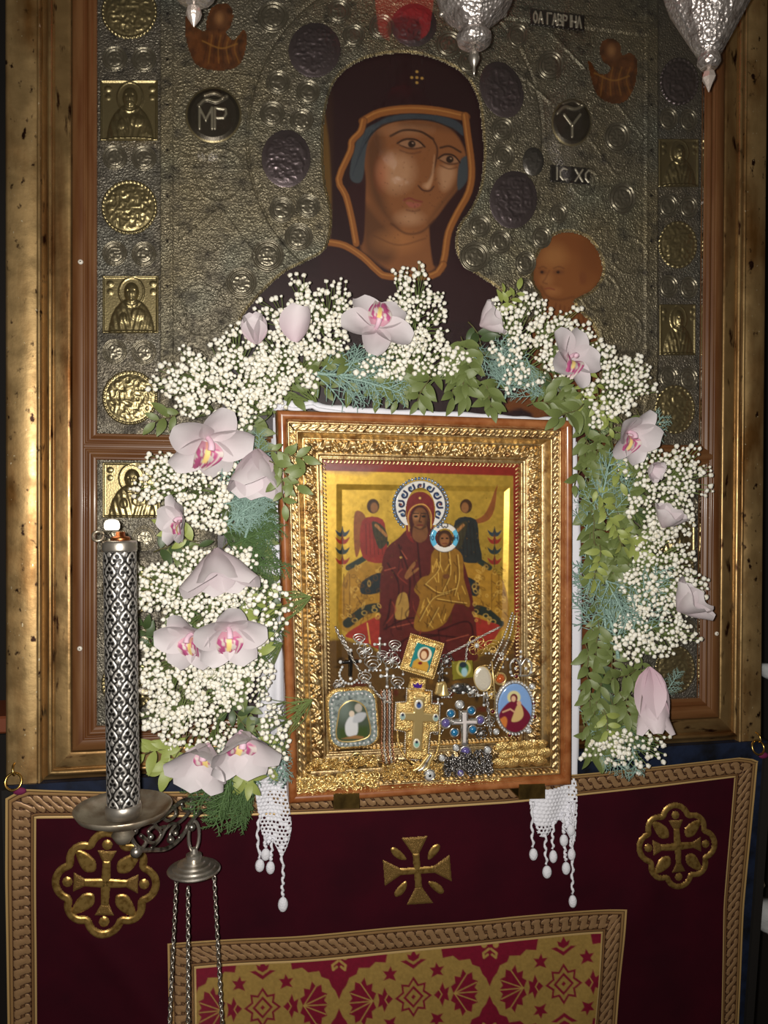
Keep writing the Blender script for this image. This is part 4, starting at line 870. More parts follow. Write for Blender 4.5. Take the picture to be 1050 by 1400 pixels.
# ---- embroidered emblems
def pad(cv, P, h, smo=0, edge=3.0):
    P = np.asarray(P, float)
    if smo: P = crom(P, smo, True)
    d = sdpoly(cv.X, cv.Y, P); return h*np.sqrt(np.clip(-d/edge, 0, 1)), d < 0
def emb(name, Ps, cx, cy, r, h, m, parent, smo=0, edge=3.0, res=.8, hole=None, label=None):
    P0 = np.concatenate([np.asarray(p, float) for p in Ps]); cv = Canvas(P0[:,0].min()-2, P0[:,0].max()+2, P0[:,1].min()-2, P0[:,1].max()+2, res)
    Hm = np.zeros(cv.X.shape); Mm = np.zeros(cv.X.shape, bool)
    for P in Ps: H, k = pad(cv, P, h, smo, edge); Hm = np.maximum(Hm, H); Mm |= k
    cv.H = Hm; cv.M = Mm; return cv.build(name, CLS, m, parent, h0=.0006, label=label)
def rosette(cx, cy, rx, ry, rot, dark):
    A = np.array([[math.cos(rot), -math.sin(rot)],[math.sin(rot), math.cos(rot)]])
    T = lambda P: [tuple(np.array([cx, cy])+(A@np.array(p))*np.array([rx, ry])) for p in P]
    e = thing('rosette_patch', CLS.at(cx, cy)); e.parent = cloth; e.location = tuple(CLS.at(cx, cy)-orgof(cloth)); e['label'] = 'gold padded embroidery cross within an eight lobed outline'
    a = np.linspace(0, 2*np.pi, 240, endpoint=False); rad = .80+.20*np.abs(np.cos(4*a/1.0*.5*1.0+0)) ; rad = .74+.24*np.abs(np.cos(a*4*.5*1.0))
    rad = np.where(True, .76+.24*np.sqrt(np.abs(np.cos(2*a*2/2*1.0*1.0))), rad)
    # eight scallops: four large at the arms, four between
    def sc(a): 
        d1 = ((a+math.pi/4) % (math.pi/2))-math.pi/4; R1 = .62+math.sqrt(1)*0+np.sqrt(np.clip(.38**2-(.62*np.sin(d1))**2*1.0, 0, 1))-.62*(1-np.cos(d1))
        d2 = (a % (math.pi/2))-math.pi/4; R2 = .60+np.sqrt(np.clip(.33**2-(.60*np.sin(d2))**2*1.0, 0, 1))-.60*(1-np.cos(d2)); return np.maximum(R1, R2)
    ro = sc(a); P = np.array(T(np.stack([ro*np.cos(a), ro*np.sin(a)], 1))); wpx = .155*rx
    cv = Canvas(cx-rx*1.1, cx+rx*1.1, cy-ry*1.1, cy+ry*1.1, .8); d = np.abs(sdpoly(cv.X, cv.Y, P)+wpx/2)-wpx/2; cv.H = 3.0*np.sqrt(np.clip(-d/3.0, 0, 1)); cv.M = d < 0
    cv.build('scalloped_outline', CLS, 'gold_thread', e, h0=.0006)
    g_ = 'gold_thread'
    arm = [(-.07,-.06),(-.065,-.36),(-.15,-.52),(.15,-.52),(.065,-.36),(.07,-.06)]
    R90 = lambda P, q: [(p[0]*math.cos(q)-p[1]*math.sin(q), p[0]*math.sin(q)+p[1]*math.cos(q)) for p in P]
    for k in range(4):
        q = k*math.pi/2
        emb('cross_arm', [T(R90([(-.095,.03),(-.075,-.42),(.075,-.42),(.095,.03)], q))], cx, cy, rx, 2.6, g_, e)
        emb('arm_flare', [T(R90([(-.075,-.38),(-.19,-.60),(.19,-.60),(.075,-.38)], q))], cx, cy, rx, 1.8, 'gold_thread_dark', e)
        emb('arm_knob', [T(R90([(.105*math.cos(b_), -.705+.105*math.sin(b_)) for b_ in np.linspace(0, 6.0, 10)], q))], cx, cy, rx, 3.0, g_, e, edge=5)
        emb('leaf', [T(R90([(.20,-.22),(.20,-.40),(.38,-.53),(.60,-.58),(.57,-.40),(.44,-.22),(.30,-.18)], q))], cx, cy, rx, 2.6, g_, e, 3)
rosette(145, 1206, 74, 74, .04, 0); rosette(925, 1156, 56, 60, -.06, 0)
e = thing('cross_patch', CLS.at(570, 1190)); e.parent = cloth; e.location = tuple(CLS.at(570, 1190)-orgof(cloth)); e['label'] = 'gold embroidered cross with flared arms and four petals'
ro = -.08; T = lambda P, q: [(570+(p[0]*math.cos(q+ro)-p[1]*math.sin(q+ro)), 1189+(p[0]*math.sin(q+ro)+p[1]*math.cos(q+ro))) for p in P]
for k in range(4):
    q = k*math.pi/2
    emb('cross_arm', [T([(-5,2),(-5,-24),(5,-24),(5,2)], q)], 0, 0, 0, 2.2, 'gold_thread', e)
    emb('arm_flare', [T([(-4,-21),(-19,-46),(19,-46),(4,-21)], q)], 0, 0, 0, 1.4, 'gold_thread_dark', e)
    emb('leaf', [T([(15,-14),(17,-24),(24,-32),(32,-34),(34,-28),(28,-20),(20,-14)], q)], 0, 0, 0, 2.2, 'gold_thread', e, 3)

# ---- brass rings that carry the cloth's corners
for x, y, lb in ((20,1066,'brass ring with purple thread at the cloth corner under the tall silver candle'),(1033,1020,'brass ring with purple thread at the cloth corner away from the candle')):
    p = CLS.at(x, y, .006); r = thing('corner_ring', p, lb, 'ring')
    a = np.linspace(0, 2*np.pi, 26, endpoint=False); mk('ring', *tube(np.stack([p[0]+.010*np.cos(a), p[1]+.004*np.sin(a), p[2]+.010*np.sin(a)], 1), .0016, 8, True), 'bright_brass', r)
    mk('hook', *tube(crom([p+[0,.006,.022], p+[0,-.002,.020], p+[.001,-.005,.012], p+[.001,-.001,.0085]], 6), .0014, 8), 'bright_brass', r)
    mk('thread_knot', *ball(p+np.array([.008,-.002,-.012]), .007, 12, 8, (1.2,.5,.7)), 'purple_thread', r)
# ------------------------------------------------------------------ white lace towel behind the small icon
mat('linen', (226,226,234), .85, bump=[('n',700,.25,.0008),('n',60,.2,.002)])
mat('crochet', (228,228,235), .85, bump=[('vor',420,.6,.001),('n',900,.3,.0006)])
towel = thing('lace_towel', fi(IW_/2, 0, -.03), 'white lace edged towel draped behind the small gilt icon with hanging tassels', 'towel')
TB = PL(IO-IN_*.028, IN_); DB = PL(IO-IN_*.049, IN_)
P = crom([(379,560),(380,556),(392,551),(407,554),(424,551),(440,555),(500,560),(560,563),(640,566),(700,570),(740,572),(768,568)], 8); m_ = len(P); q = np.linspace(0, 1, m_)
rr = np.interp(q, [0,.1,.3,.6,1], [.0058,.0062,.0058,.0046,.0034])*(1+.18*np.sin(q*90))
mk('top_fold', *tube(TB.at(P[:,0], P[:,1]+2, np.zeros(m_)), rr, 10), 'linen', towel)
P = crom([(384,556),(404,561),(425,557),(436,561),(470,566)], 8); mk('top_crease', *tube(TB.at(P[:,0], P[:,1]-1, np.full(len(P), .005)), .0028, 8), 'linen', towel)
s_ = Canvas(340, 400, 560, 1062, 2.2); X, Y = s_.X, s_.Y
le = np.interp(Y, [560,640,760,860,960,1062], [374,368,362,356,352,350]); ri = 386+(Y-560)*.03; s_.M = (X > le) & (X < ri+2)
s_.H = 4*np.sin(X/6.5+.6*np.sin(Y/60.))+2.2*np.sin(X/3.1+Y/90.)-6*sm(X-le-4, 3); s_.build('left_drop', DB, 'linen', towel)
s_ = Canvas(775, 800, 562, 1084, 2.0); X, Y = s_.X, s_.Y
ri = np.interp(Y, [562,600,700,760,850,950,1060,1084], [785,789.5,793.5,796.5,797,794.5,791,790]); s_.M = X < ri
s_.H = 1.5*np.sin(Y/25.)*0+2.5*np.sin(X/5.)-5*sm(ri-X-1.5, 2.5); s_.build('right_drop', DB, 'linen', towel)
TL = wall(-.038)
def lacepiece(name, P, holes, seed, cell=5.2):
    P = crom(P, 5, True); cv = Canvas(P[:,0].min()-1, P[:,0].max()+1, P[:,1].min()-1, P[:,1].max()+1, .8); X, Y = cv.X, cv.Y
    d = sdpoly(X, Y, P); cv.M = d < 0
    row = np.round((Y-1040)/cell); gx = X-(row % 2)*cell*.5; a = np.hypot((gx/cell-np.round(gx/cell))*cell, (Y-1040)-row*cell)
    cv.H = 1.6*sm(-(a-2.0), 1.0)+3.5*np.sin(X/8.+Y/40.)+2.2*np.sqrt(np.clip(-d/4, 0, 1)); hm = holes(X, Y)
    rn = np.random.default_rng(seed).random((80, 80)); hr = rn[(row.astype(int)) % 80, (np.round(gx/cell).astype(int)) % 80]
    cv.M &= ~((a < .5+.85*hr) & hm & (hr > .25)); cv.H -= 3.0*sm(-d-2, 2)*0
    cv.build(name, TL, 'crochet', towel, h0=.0)
lacepiece('left_lace', [(360,1030),(385,1032),(392,1060),(394,1090),(397,1110),(399,1130),(395,1150),(389,1164),(384,1170),(379,1160),(372,1150),(366,1156),(358,1142),(354,1120),(351,1100),(347,1070),(350,1048)], lambda X, Y: (Y > 1112) | (X > 386) | ((np.abs(Y-1090) < 8) & (X > 366)), 3)
lacepiece('right_lace', [(725,1084),(745,1078),(770,1074),(786,1064),(789,1085),(788,1110),(786,1135),(784,1150),(776,1142),(768,1124),(760,1126),(750,1139),(742,1143),(734,1140),(731,1128),(727,1118)], lambda X, Y: (Y > 1128) | (X > 778), 5)
def tassel(pts, bx, by, rx, ry):
    pts = crom(list(pts)+[(bx, by-ry)], 10); n = len(pts); wv_ = np.sin(np.arange(n)*1.15)
    C = TL.at(pts[:,0]+1.1*wv_, pts[:,1], .004+.0012*np.cos(np.arange(n)*1.15)); t = mk('tassel', *tube(C, .0019*(1+.25*np.sin(np.arange(n)*1.9)), 7), 'crochet', towel)
    mk('tassel_bead', *ball(TL.at(bx, by, .005), 1.0, 14, 10, (rx*.00098, .0052, ry*.00098)), 'crochet', t)
for T_ in (([(355,1112),(352,1140)],355,1181,6.5,9),([(364,1140),(362,1150)],363,1166,6.5,8.5),([(372,1145),(371,1165)],369.5,1184,6.2,9),([(384,1160),(387,1190),(386,1210)],386.5,1234,7,10.5),
           ([(727,1095),(726,1130)],727.5,1166,6.5,9),([(746,1130),(744,1155)],746,1190,7.2,9.5),([(757,1120),(754,1140)],754.5,1169,6.2,9.5),([(769,1110),(769,1130)],769,1147,6.5,9),([(771,1150),(771,1165)],772,1185,6.5,9.5),([(778,1095),(779,1118)],778.5,1133,6.5,9),([(780,1130),(779,1150)],779.5,1166,6,9),([(783,1095),(782,1160),(781,1195)],781,1230,6.2,9.5)): tassel(*T_)
# ------------------------------------------------------------------ flower garland around the small icon
GY = -.108
def G(px, py, dy=0.0): return wall(GY+dy).at(px, py)
PXM = .000945                     # metres per photo pixel at the garland
mat('gyp', (242,240,230), .8, var=[((300,300,300),(214,206,180),.45,.7,2)])
mat('gyp_stem', (112,128,70), .7)
mat('cypress_blue', (150,178,168), .65, var=[((60,60,60),(92,122,108),.4,.7,3)])
mat('cypress_green', (84,112,62), .65, var=[((60,60,60),(58,84,44),.4,.7,3)])
mat('leaf_mid', (112,124,70), .5, var=[((80,80,80),(84,100,52),.4,.7,3)]); mat('leaf_pale', (150,158,86), .5, var=[((80,80,80),(120,140,62),.4,.7,3)]); mat('leaf_dark', (74,90,54), .45, var=[((80,80,80),(48,70,34),.4,.7,3)])
mat('twig', (96,92,52), .7)
mat('orchid_petal', (222,208,214), .6, attr=True); mat('orchid_lip', (230,220,214), .5, attr=True)

# ---- gypsophila
def lumpy(seed, seg=9, rings=6):
    V, F = ball((0,0,0), 1, seg, rings); r = np.random.default_rng(seed); V = V*(1+.55*(r.random((len(V),1))-.5)); return V, F
LUMPS = [lumpy(i) for i in range(6)]
def gyp(cx, cy, rx, ry, n, label, root=None, dy=0.0, minsep=5.0, br=3.45, shape=None, depth=.032):
    r = np.random.default_rng(int(cx*7+cy)); root = root or (cx*.75+585*.25, cy*.8+750*.2); pts = []; tries = 0
    A = r.uniform(0, 2*np.pi, n*14); Qr = np.sqrt(r.random(n*14)); keep = r.random(n*14) > np.maximum(0, Qr-.62)*2.2
    k_ = 1.06+.17*np.sin(A*3+cx)+.13*np.sin(A*7+cy)+.05*np.sin(A*13); XX = cx+Qr*np.cos(A)*rx*k_; YY = cy+Qr*np.sin(A)*ry*k_
    keep &= vnoise(XX, YY, 16, 5, 2) > .29+.12*r.random(n*14); XX, YY, QQ = XX[keep], YY[keep], Qr[keep]; PX = np.empty((0, 2))
    for X, Y, q in zip(XX, YY, QQ):
        if len(pts) >= int(n*1.3): break
        if len(PX) == 0 or ((PX[:,0]-X)**2+(PX[:,1]-Y)**2).min() > minsep**2: pts.append((X, Y, q)); PX = np.vstack([PX, (X, Y)])
    rp = G(*root, dy+.03); t = thing('gypsophila_sprig', rp, label, 'flower sprig', 'white gypsophila in the garland')
    mb = MB(); ms = MB(); W3 = []
    for (X, Y, q) in pts:
        p = G(X, Y, dy-depth*math.sqrt(max(0, 1-q*q))*r.uniform(.55, 1.1)+.004); W3.append(p)
        V, F = LUMPS[r.integers(6)]; R_ = Euler(tuple(r.uniform(0, 6, 3))).to_matrix(); s = br*PXM*r.uniform(.55, 1.25); mb.add((V@np.array(R_).T*s*np.array([1,.85,1])+p, F))
    W3 = np.array(W3); hubs = W3[:: max(1, len(W3)//18)]*.62+rp*.38+np.array([0,.012,0])
    for h in hubs: ms.add(tube(np.stack([rp, (rp+h)/2+r.normal(0,.003,3), h]), .0007, 4, caps=False))
    for p in W3:
        h = hubs[np.argmin(((hubs-p)**2).sum(1))]; ms.add(tube(np.stack([h, (h+p)/2+r.normal(0,.002,3), p]),   .00055, 3, caps=False))
    ms.build('stems', 'gyp_stem', t, kind='stuff'); mb.build('blossoms', 'gyp', t, kind='stuff')
GY_L = [
 (425,436,62,50,190,'white gypsophila tuft beside the single upright orchid petal'),(566,425,42,56,150,'tall white gypsophila tuft between the two top orchids'),(560,486,70,36,140,'broad white gypsophila tuft above the leafy green sprigs'),
 (737,465,70,58,260,'dense white gypsophila tuft between pale orchids and blue cypress'),(838,522,52,50,150,'white gypsophila tuft beside the pink centred orchid over the frame corner'),(908,668,58,66,210,'white gypsophila tuft over the wooden middle rail'),
 (905,785,52,62,210,'white gypsophila tuft above the crumpled white orchid'),(888,868,56,34,110,'white gypsophila tuft above the drooping closed orchid'),(865,1022,52,30,55,'loose white gypsophila sprig hanging over the cloth braid'),
 (300,520,76,62,270,'wide white gypsophila tuft above the large open orchid'),(385,520,46,52,120,'thin white gypsophila tuft by the closed orchid and icon corner'),(262,660,66,58,230,'white gypsophila tuft beneath the large open orchid'),
 (262,805,84,54,290,'white gypsophila tuft beside the silver candle top'),(325,800,40,40,80,'white gypsophila tuft between rounded orchids and white towel'),(248,928,62,50,170,'white gypsophila tuft beside the silver candle under the twin orchids'),(326,912,50,46,160,'white gypsophila tuft below the twin spotted orchids'),
 (262,985,68,44,140,'white gypsophila tuft above the low orchid pair'),(372,1002,22,46,40,'sparse white gypsophila sprig crossing the towel'),(368,826,26,40,40,'sparse white gypsophila sprig over the towel edge')]
for a in GY_L: gyp(*a)
gyp(408,383,16,10,8,'few white gypsophila buds standing above the top tuft', (425,430)); gyp(930,830,30,30,18,'stray white gypsophila buds before the wooden sash', (905,800))
gyp(835,1030,42,18,22,'stray white gypsophila buds over the dark blue board', (850,985))

LANDM = [(352,472,'by the closed orchid at the towel corner'),(430,470,'under the top gypsophila beside the lone petal'),(512,500,'under the wide open top orchid'),(600,500,'hanging over the dark robe above the gilt frame'),(655,470,'under the small crumpled orchid'),(705,520,'below the dense gypsophila tuft'),(780,520,'under the pink centred orchid'),(840,560,'above the hooded orchid'),(815,620,'beside the towel, level with the hooded orchid'),(870,640,'below the hooded orchid'),(835,715,'between towel and middle gypsophila'),(900,720,'behind the half hidden orchid'),(820,790,'beside the dark gap at the towel edge'),(860,820,'next to the crumpled white orchid'),(815,900,'beside the towel above the drooping orchid'),(850,950,'next to the large drooping orchid'),(830,1000,'over the dark blue board at the garland end'),(283,560,'above the large open orchid'),(350,640,'beside the large nodding orchid and frame'),(345,710,'along the towel edge below the dark leaves'),(250,745,'beside the silver candle top'),(340,780,'next to the rounded nodding orchid'),(220,880,'between silver candle and twin orchids'),(345,880,'between twin orchids and towel'),(300,930,'inside the gypsophila below the twin orchids'),(255,1020,'beside the lowest orchid over the gilt rail'),(340,1020,'between the lowest orchids and towel'),(310,1075,'hanging over the cloth braid beside the bracket')]
def pose(ang): return 'upright ' if 40 <= ang % 360 <= 140 else 'drooping ' if 220 <= ang % 360 <= 320 else 'sideways '
def near(px, py): return min(LANDM, key=lambda l: (l[0]-px)**2+(l[1]-py)**2)[2]
# ---- cypress sprays: scale-leaf branchlets, stem along +X, unit length
def spray(seed, dens=15, droop=0.0):
    r = np.random.default_rng(seed); mb = MB()
    def twig(p, d, L, rad, lev):
        n = 6 if lev < 2 else 4; pts = [p]; dd = d.copy()
        for i in range(n-1): dd = dd+r.normal(0, .10, 3)+np.array([0, 0, -droop*.1]); dd /= np.linalg.norm(dd); pts.append(pts[-1]+dd*L/(n-1))
        mb.add(tube(np.array(pts), np.linspace(rad, rad*.45, n), 4 if lev else 5, caps=False))
        if lev >= 2: return
        k = dens if lev == 0 else 7
        for j in range(k):
            f = (j+1.0)/(k+.6); i = min(n-2, int(f*(n-1))); q = pts[i]+(pts[i+1]-pts[i])*(f*(n-1)-i); s = 1 if j % 2 else -1
            side = np.cross(dd, [0, 1, 0]); side /= np.linalg.norm(side); nd = dd*.75+side*s*.72+np.array([0, r.normal(0, .35), 0]); nd /= np.linalg.norm(nd)
            twig(q, nd, L*(.46 if lev == 0 else .42)*(1.12-f*.7), rad*.62, lev+1)
    twig(np.zeros(3), np.array([1.,0,0]), 1.0, .021, 0); return mb.get()
SPR = [mesh('foliage', *spray(s, 15), 'cypress_blue') for s in (1,2,3)]; SPG = [mesh('foliage', *spray(s, 17, 1.0), 'cypress_green') for s in (4,5)]
def place_spray(px, py, ang, L, kind=0, dy=0.0, tilt=0.0, label=None, j=[0]):
    """stem foot at px,py, pointing along ang degrees (0 = right, 90 = up)"""
    j[0] += 1; me = (SPR if kind == 0 else SPG)[j[0] % (3 if kind == 0 else 2)]
    o = link('cypress_spray', me, None, G(px, py, dy)); o.rotation_euler = Euler((tilt, -math.radians(ang), .25*((j[0]*37 % 7)/3.5-1)), 'XYZ'); s = L*PXM; o.scale = (s, s, s)
    tag(o, label or (('short ' if L < 66 else 'long ')+pose(ang)+('blue green cypress spray ' if kind == 0 else 'mid green cypress spray ')+near(px+math.cos(math.radians(ang))*L*.5, py-math.sin(math.radians(ang))*L*.5)), 'foliage', 'cypress sprays in the garland')
for a in [(420,520,-5,130),(455,525,-12,100),(440,515,28,70),(480,505,-22,75),(470,500,20,60),(640,470,-40,75),(690,545,75,90),(700,540,110,80),(740,545,140,80),(680,530,60,70),(720,490,-75,60),
          (345,720,70,110),(360,715,85,120),(330,705,60,70),(365,690,-95,60),(350,650,80,60),(820,720,95,110),(830,700,75,80),(800,730,80,70),(870,690,130,60),(860,620,40,80),
          (845,900,100,150),(860,880,80,120),(815,880,85,130),(840,850,120,90),(805,760,-60,110),(850,760,-85,100),(905,950,45,45),
          (855,985,-80,75),(835,985,-100,60),(800,1010,40,80),(820,1030,-30,50),(300,960,80,60),(320,930,60,55),(370,1010,-60,60),(360,1000,-80,75),(330,690,20,70),(315,720,40,80),(320,700,-20,60),(335,735,75,90),(300,715,15,60),(255,1080,25,90),(300,1070,10,70),(270,1065,35,80)]: place_spray(*a, 0, .006, 0)
for a in [(320,1010,-85,95),(335,1015,-95,110),(300,1020,-75,80),(350,1020,-100,95),(285,1030,-100,60),(310,1040,-90,85),(330,1045,-75,85),(345,1040,-95,85),(318,1060,-100,60),(295,1050,-110,60),(340,1060,-85,60),(215,880,20,70),(200,870,-10,55),(230,870,50,50),(360,860,80,60),(345,880,70,60),(375,740,60,55),(350,770,20,60),(320,745,35,70),(335,760,60,70),(310,730,20,70),(345,775,85,70),(325,775,15,70),(815,690,70,70),(870,760,-70,60),(820,1000,10,60),(360,900,60,60),(800,600,60,60),(300,910,20,60),(840,990,-20,60)]: place_spray(*a, 1, -.034 if a[0] < 322 and a[1] > 1035 else .012, 0)

# ---- leafy sprigs
def leafmesh(m, wd=.42):
    n = 7; V = []; F = []
    for i in range(n):
        t = i/(n-1); w_ = wd*.5*math.sin(math.pi*t**.85)**.8 if 0 < t < 1 else .004
        z = .16*math.sin(t*2.4)-.10*t
        for k, s in enumerate((-1, 0, 1)): V.append((t, s*w_, z+(.10*abs(s)*w_*2)))
    for i in range(n-1):
        for k in range(2): F.append((i*3+k, (i+1)*3+k, (i+1)*3+k+1, i*3+k+1))
    return mesh('leaf', np.array(V), F, m)
LM = {m: leafmesh(m) for m in ('leaf_mid','leaf_pale','leaf_dark')}
def sprig(px, py, ang, L, nl, m='leaf_mid', dy=0.0, leaf=24, label=None, tip=True):
    r = np.random.default_rng(int(px*11+py*3)); o0 = G(px, py, dy); a = math.radians(ang)
    t = thing('leafy_sprig', o0, label or ('deep set ' if dy >= .028 else 'half hidden ' if dy >= .014 else '')+pose(ang)+{'leaf_mid':'mid green leafy sprig ','leaf_pale':'pale yellow green leafy sprig ','leaf_dark':'dark green leafy sprig '}[m]+near(px+math.cos(a)*L*.5, py-math.sin(a)*L*.5), 'foliage', 'leafy sprigs in the garland')
    d = np.array([math.cos(a), -.12, math.sin(a)]); side = np.array([-math.sin(a), 0, math.cos(a)]); n = 7; pts = np.array([d*L*PXM*i/(n-1)+side*L*PXM*.06*math.sin(i*.9) for i in range(n)])
    mk('stem', *tube(pts+o0, .0008, 5), 'twig', t)
    for k in range(nl):
        f = .12+.88*k/max(1, nl-1); p = pts[min(n-1, int(f*(n-1)+.5))]; s = 1 if k % 2 else -1
        la = a+s*math.radians(r.uniform(35, 75))*(1-.75*(f > .95)) ; o = bpy.data.objects.new('leaf', LM[m]); COL.objects.link(o); o.parent = t; o.location = tuple(p)
        # leaf X axis along its direction in the XZ plane, leaf normal toward the camera with a random tilt
        Mx = Matrix(((math.cos(la), 0, math.sin(la), 0),(-.25*r.random(), 0, 0, 0),(math.sin(la), 0, -math.cos(la), 0),(0,0,0,1)))
        ex = Vector((math.cos(la), r.uniform(-.55, .25), math.sin(la))).normalized(); nz = Vector((r.uniform(-.5,.5), -1, r.uniform(-.4,.5))); ey = nz.cross(ex).normalized(); ez = ex.cross(ey).normalized()
        Rm = Matrix((ex, ey, ez)).transposed(); sc = leaf*PXM*r.uniform(.8, 1.25); o.rotation_euler = Rm.to_euler(); o.scale = (sc, sc, sc)
    return t
S = sprig
for a in [(600,490,-40,60,9),(620,485,-70,60,9),(590,500,-110,55,9),(640,500,-95,55,9),(570,500,-140,50,8),(655,470,-120,45,8),(610,470,-60,50,8),(630,460,-85,45,8),(545,495,-100,45,7),(660,520,-70,40,7)]: S(*a, 'leaf_mid', .004, 26)
for a in [(470,480,-80,50,7),(440,470,-95,50,7),(520,500,-90,45,7),(500,490,-60,40,6),(560,520,-120,35,6)]: S(*a, 'leaf_mid', .012, 24)
for a in [(745,520,-40,55,8),(770,520,-80,50,8),(735,540,-10,60,8),(790,540,-120,40,7),(720,555,10,50,7)]: S(*a, 'leaf_mid', .0, 27)
S(798,552,-150,45,6,'leaf_mid',-.035,30,'green leafy sprig lapping the top corner of the gilt frame')
for a in [(800,600,-70,60,9),(815,640,-90,60,9),(840,640,-60,50,9),(870,630,-80,50,8),(805,690,-80,60,9),(830,680,-60,60,10),(850,700,-90,50,10),(830,720,-80,60,10),(860,720,-60,55,10),(810,740,-60,50,9),(845,745,-100,50,9),(870,740,-110,45,8),(820,590,-100,50,8),(845,600,-60,50,8),(890,760,-100,50,7),(800,620,-110,50,8)]: S(*a, 'leaf_mid', .006, 24)
for a in [(815,840,-90,60,7),(805,820,80,50,7),(800,880,-85,50,7),(820,930,-100,50,8),(840,940,-60,55,9),(860,930,-100,45,8),(815,960,-70,55,9),(850,970,-120,55,9),(830,985,-60,40,8),(800,985,-80,50,8),(870,915,-160,45,7)]: S(*a, 'leaf_mid', .006, 25)
for a in [(800,500,-95,50,9),(812,520,-80,45,8),(820,545,-70,45,8),(690,425,60,35,6),(682,440,85,40,6)]: S(*a, 'leaf_pale', -.004, 17)
for a in [(255,1000,-110,45,6),(240,1015,-160,40,6),(262,1030,-150,40,5),(300,1035,-20,40,6),(335,1020,-80,45,7),(350,1000,-70,50,8),(320,1030,-60,40,6),(345,870,70,50,7),(350,900,80,45,7),(270,740,160,40,5)]: S(*a, 'leaf_pale', -.002, 27)
for a in [(362,618,-5,46,9),(368,630,-40,46,8),(378,640,-75,46,7)]: S(*a, 'leaf_mid', -.030 if a[0] > 380 else -.078, 21, 'green leafy sprig reaching over the side of the gilt frame, '+['its topmost shoot','its middle shoot','its drooping shoot'][(a[2] < -20)+(a[2] < -60)])
for a in [(300,560,-40,60,8),(330,580,-60,60,8),(370,560,-80,60,8),(330,540,-20,60,8),(250,560,-150,40,6),(210,755,10,60,8),(225,745,-30,50,7),(350,750,-20,60,8),(360,780,-40,50,8),(230,880,40,60,8),(290,900,-60,60,8),(330,880,-90,60,8),(215,890,120,40,6),(300,780,-10,60,7),(340,690,-60,60,7),(300,700,10,60,7),(280,850,20,60,7),(300,960,-40,60,8),(330,960,-60,60,8),(250,930,30,60,7),(400,490,-40,60,7),(390,540,-70,40,6),(320,720,40,60,8),(335,730,70,60,8),(310,690,-30,50,8),(345,740,100,50,8),(325,660,-60,60,8),(330,750,30,60,9),(315,735,60,50,8),(350,760,100,60,9),(300,725,0,60,8)]: S(*a, ('leaf_dark', 'leaf_mid')[(a[0]+a[1])//10 % 2], .030, 26)
for a in [(830,560,-80,60,8),(870,560,-80,60,8),(860,660,-90,70,8),(890,700,-90,60,8),(830,780,-90,70,9),(860,800,-90,70,9),(820,900,-90,70,9),(870,880,-80,60,8),(850,1000,180,50,8),(810,1000,-60,40,8),(690,500,-30,60,8),(740,500,-60,60,8),(500,470,-30,60,7),(640,440,-60,60,7)]: S(*a, ('leaf_dark', 'leaf_mid')[(a[0]+a[1])//10 % 2], .030, 26)

for a in [(795,580,-80,60,10),(815,610,-80,60,10),(800,650,-85,60,10),(825,655,-70,60,10),(850,670,-100,60,9),(800,700,-80,60,10),(815,720,-95,60,10),(840,765,-60,60,10),(865,770,-80,60,9),(805,775,-75,60,9),(805,850,-80,60,9),(830,870,-80,60,9),(800,920,-80,60,9),(805,950,-70,60,10),(835,955,-90,60,10),(860,960,-110,50,9),(800,1000,-50,50,9),(560,505,-70,50,9),(680,535,-110,40,8),(760,545,-30,50,9),(620,515,-90,40,9)]: S(*a, 'leaf_mid', .016, 27)
for a in [(830,705,-60,50,9),(820,745,-100,50,9),(845,725,-40,45,8),(810,665,-60,50,8),(835,620,-70,45,8),(825,970,-80,45,8)]: S(*a, 'leaf_pale', -.006, 21)
# ---- orchids
def tepal(L=1.0, wd=.62, cup=.18, curl=.25, base=(202,188,192), tipc=(198,192,194), seed=0, nu=11, nv=9, blunt=False):
    V = []; C_ = []; r = np.random.default_rng(seed)
    for i in range(nu):
        t = i/(nu-1); w_ = wd*.5*(math.sin(math.pi*(t**(.8 if not blunt else .95))*(.93 if not blunt else .90)+.06)**(.75 if not blunt else .5))
        for j in range(nv):
            s = j/(nv-1)*2-1; V.append((t*L, s*w_, -curl*t*t+cup*s*s*w_*2*(1-.3*t)+.012*math.sin(t*9+s*4+seed)))
            k = .5+.5*abs(s); c = lin(base)*(1-t)+lin(tipc)*t; C_.append(c*(1-.10*(1-abs(s))*(j % 2)*(1-t)))
    F = [(i*nv+j, (i+1)*nv+j, (i+1)*nv+j+1, i*nv+j+1) for i in range(nu-1) for j in range(nv-1)]; return np.array(V), F, np.array(C_)
def lipmesh():
    V = []; C_ = []; nu, nv = 16, 17; r = np.random.default_rng(3); sp = r.random((40, 2))
    for i in range(nu):
        t = i/(nu-1); w_ = .30*(.55+.55*math.sin(math.pi*min(1, t*1.05)))
        for j in range(nv):
            s = j/(nv-1)*2-1; V.append((t*.62, s*w_, .28*math.sin(t*2.0)-.55*t*t+.30*s*s*w_*(1-t)*2+.03*math.sin(s*9)*t))
            c = lin((210,198,192)); d = np.hypot(sp[:,0]-t, (sp[:,1]*2-1)-s).min()
            if d < .11 and t > .25: c = lin((178,82,128))
            if abs(s) < .16 and t < .75: c = lin((232,206,130))
            if t < .28: c = c*.4+lin((188,96,140))*.6
            C_.append(c)
    F = [(i*nv+j, (i+1)*nv+j, (i+1)*nv+j+1, i*nv+j+1) for i in range(nu-1) for j in range(nv-1)]; return np.array(V), F, np.array(C_)
TEP = [mesh('tepal', *tepal(1, .84, .26, .12, seed=i, blunt=True)[:2], 'orchid_petal', True, tepal(1, .84, .26, .12, seed=i, blunt=True)[2]) for i in range(3)]
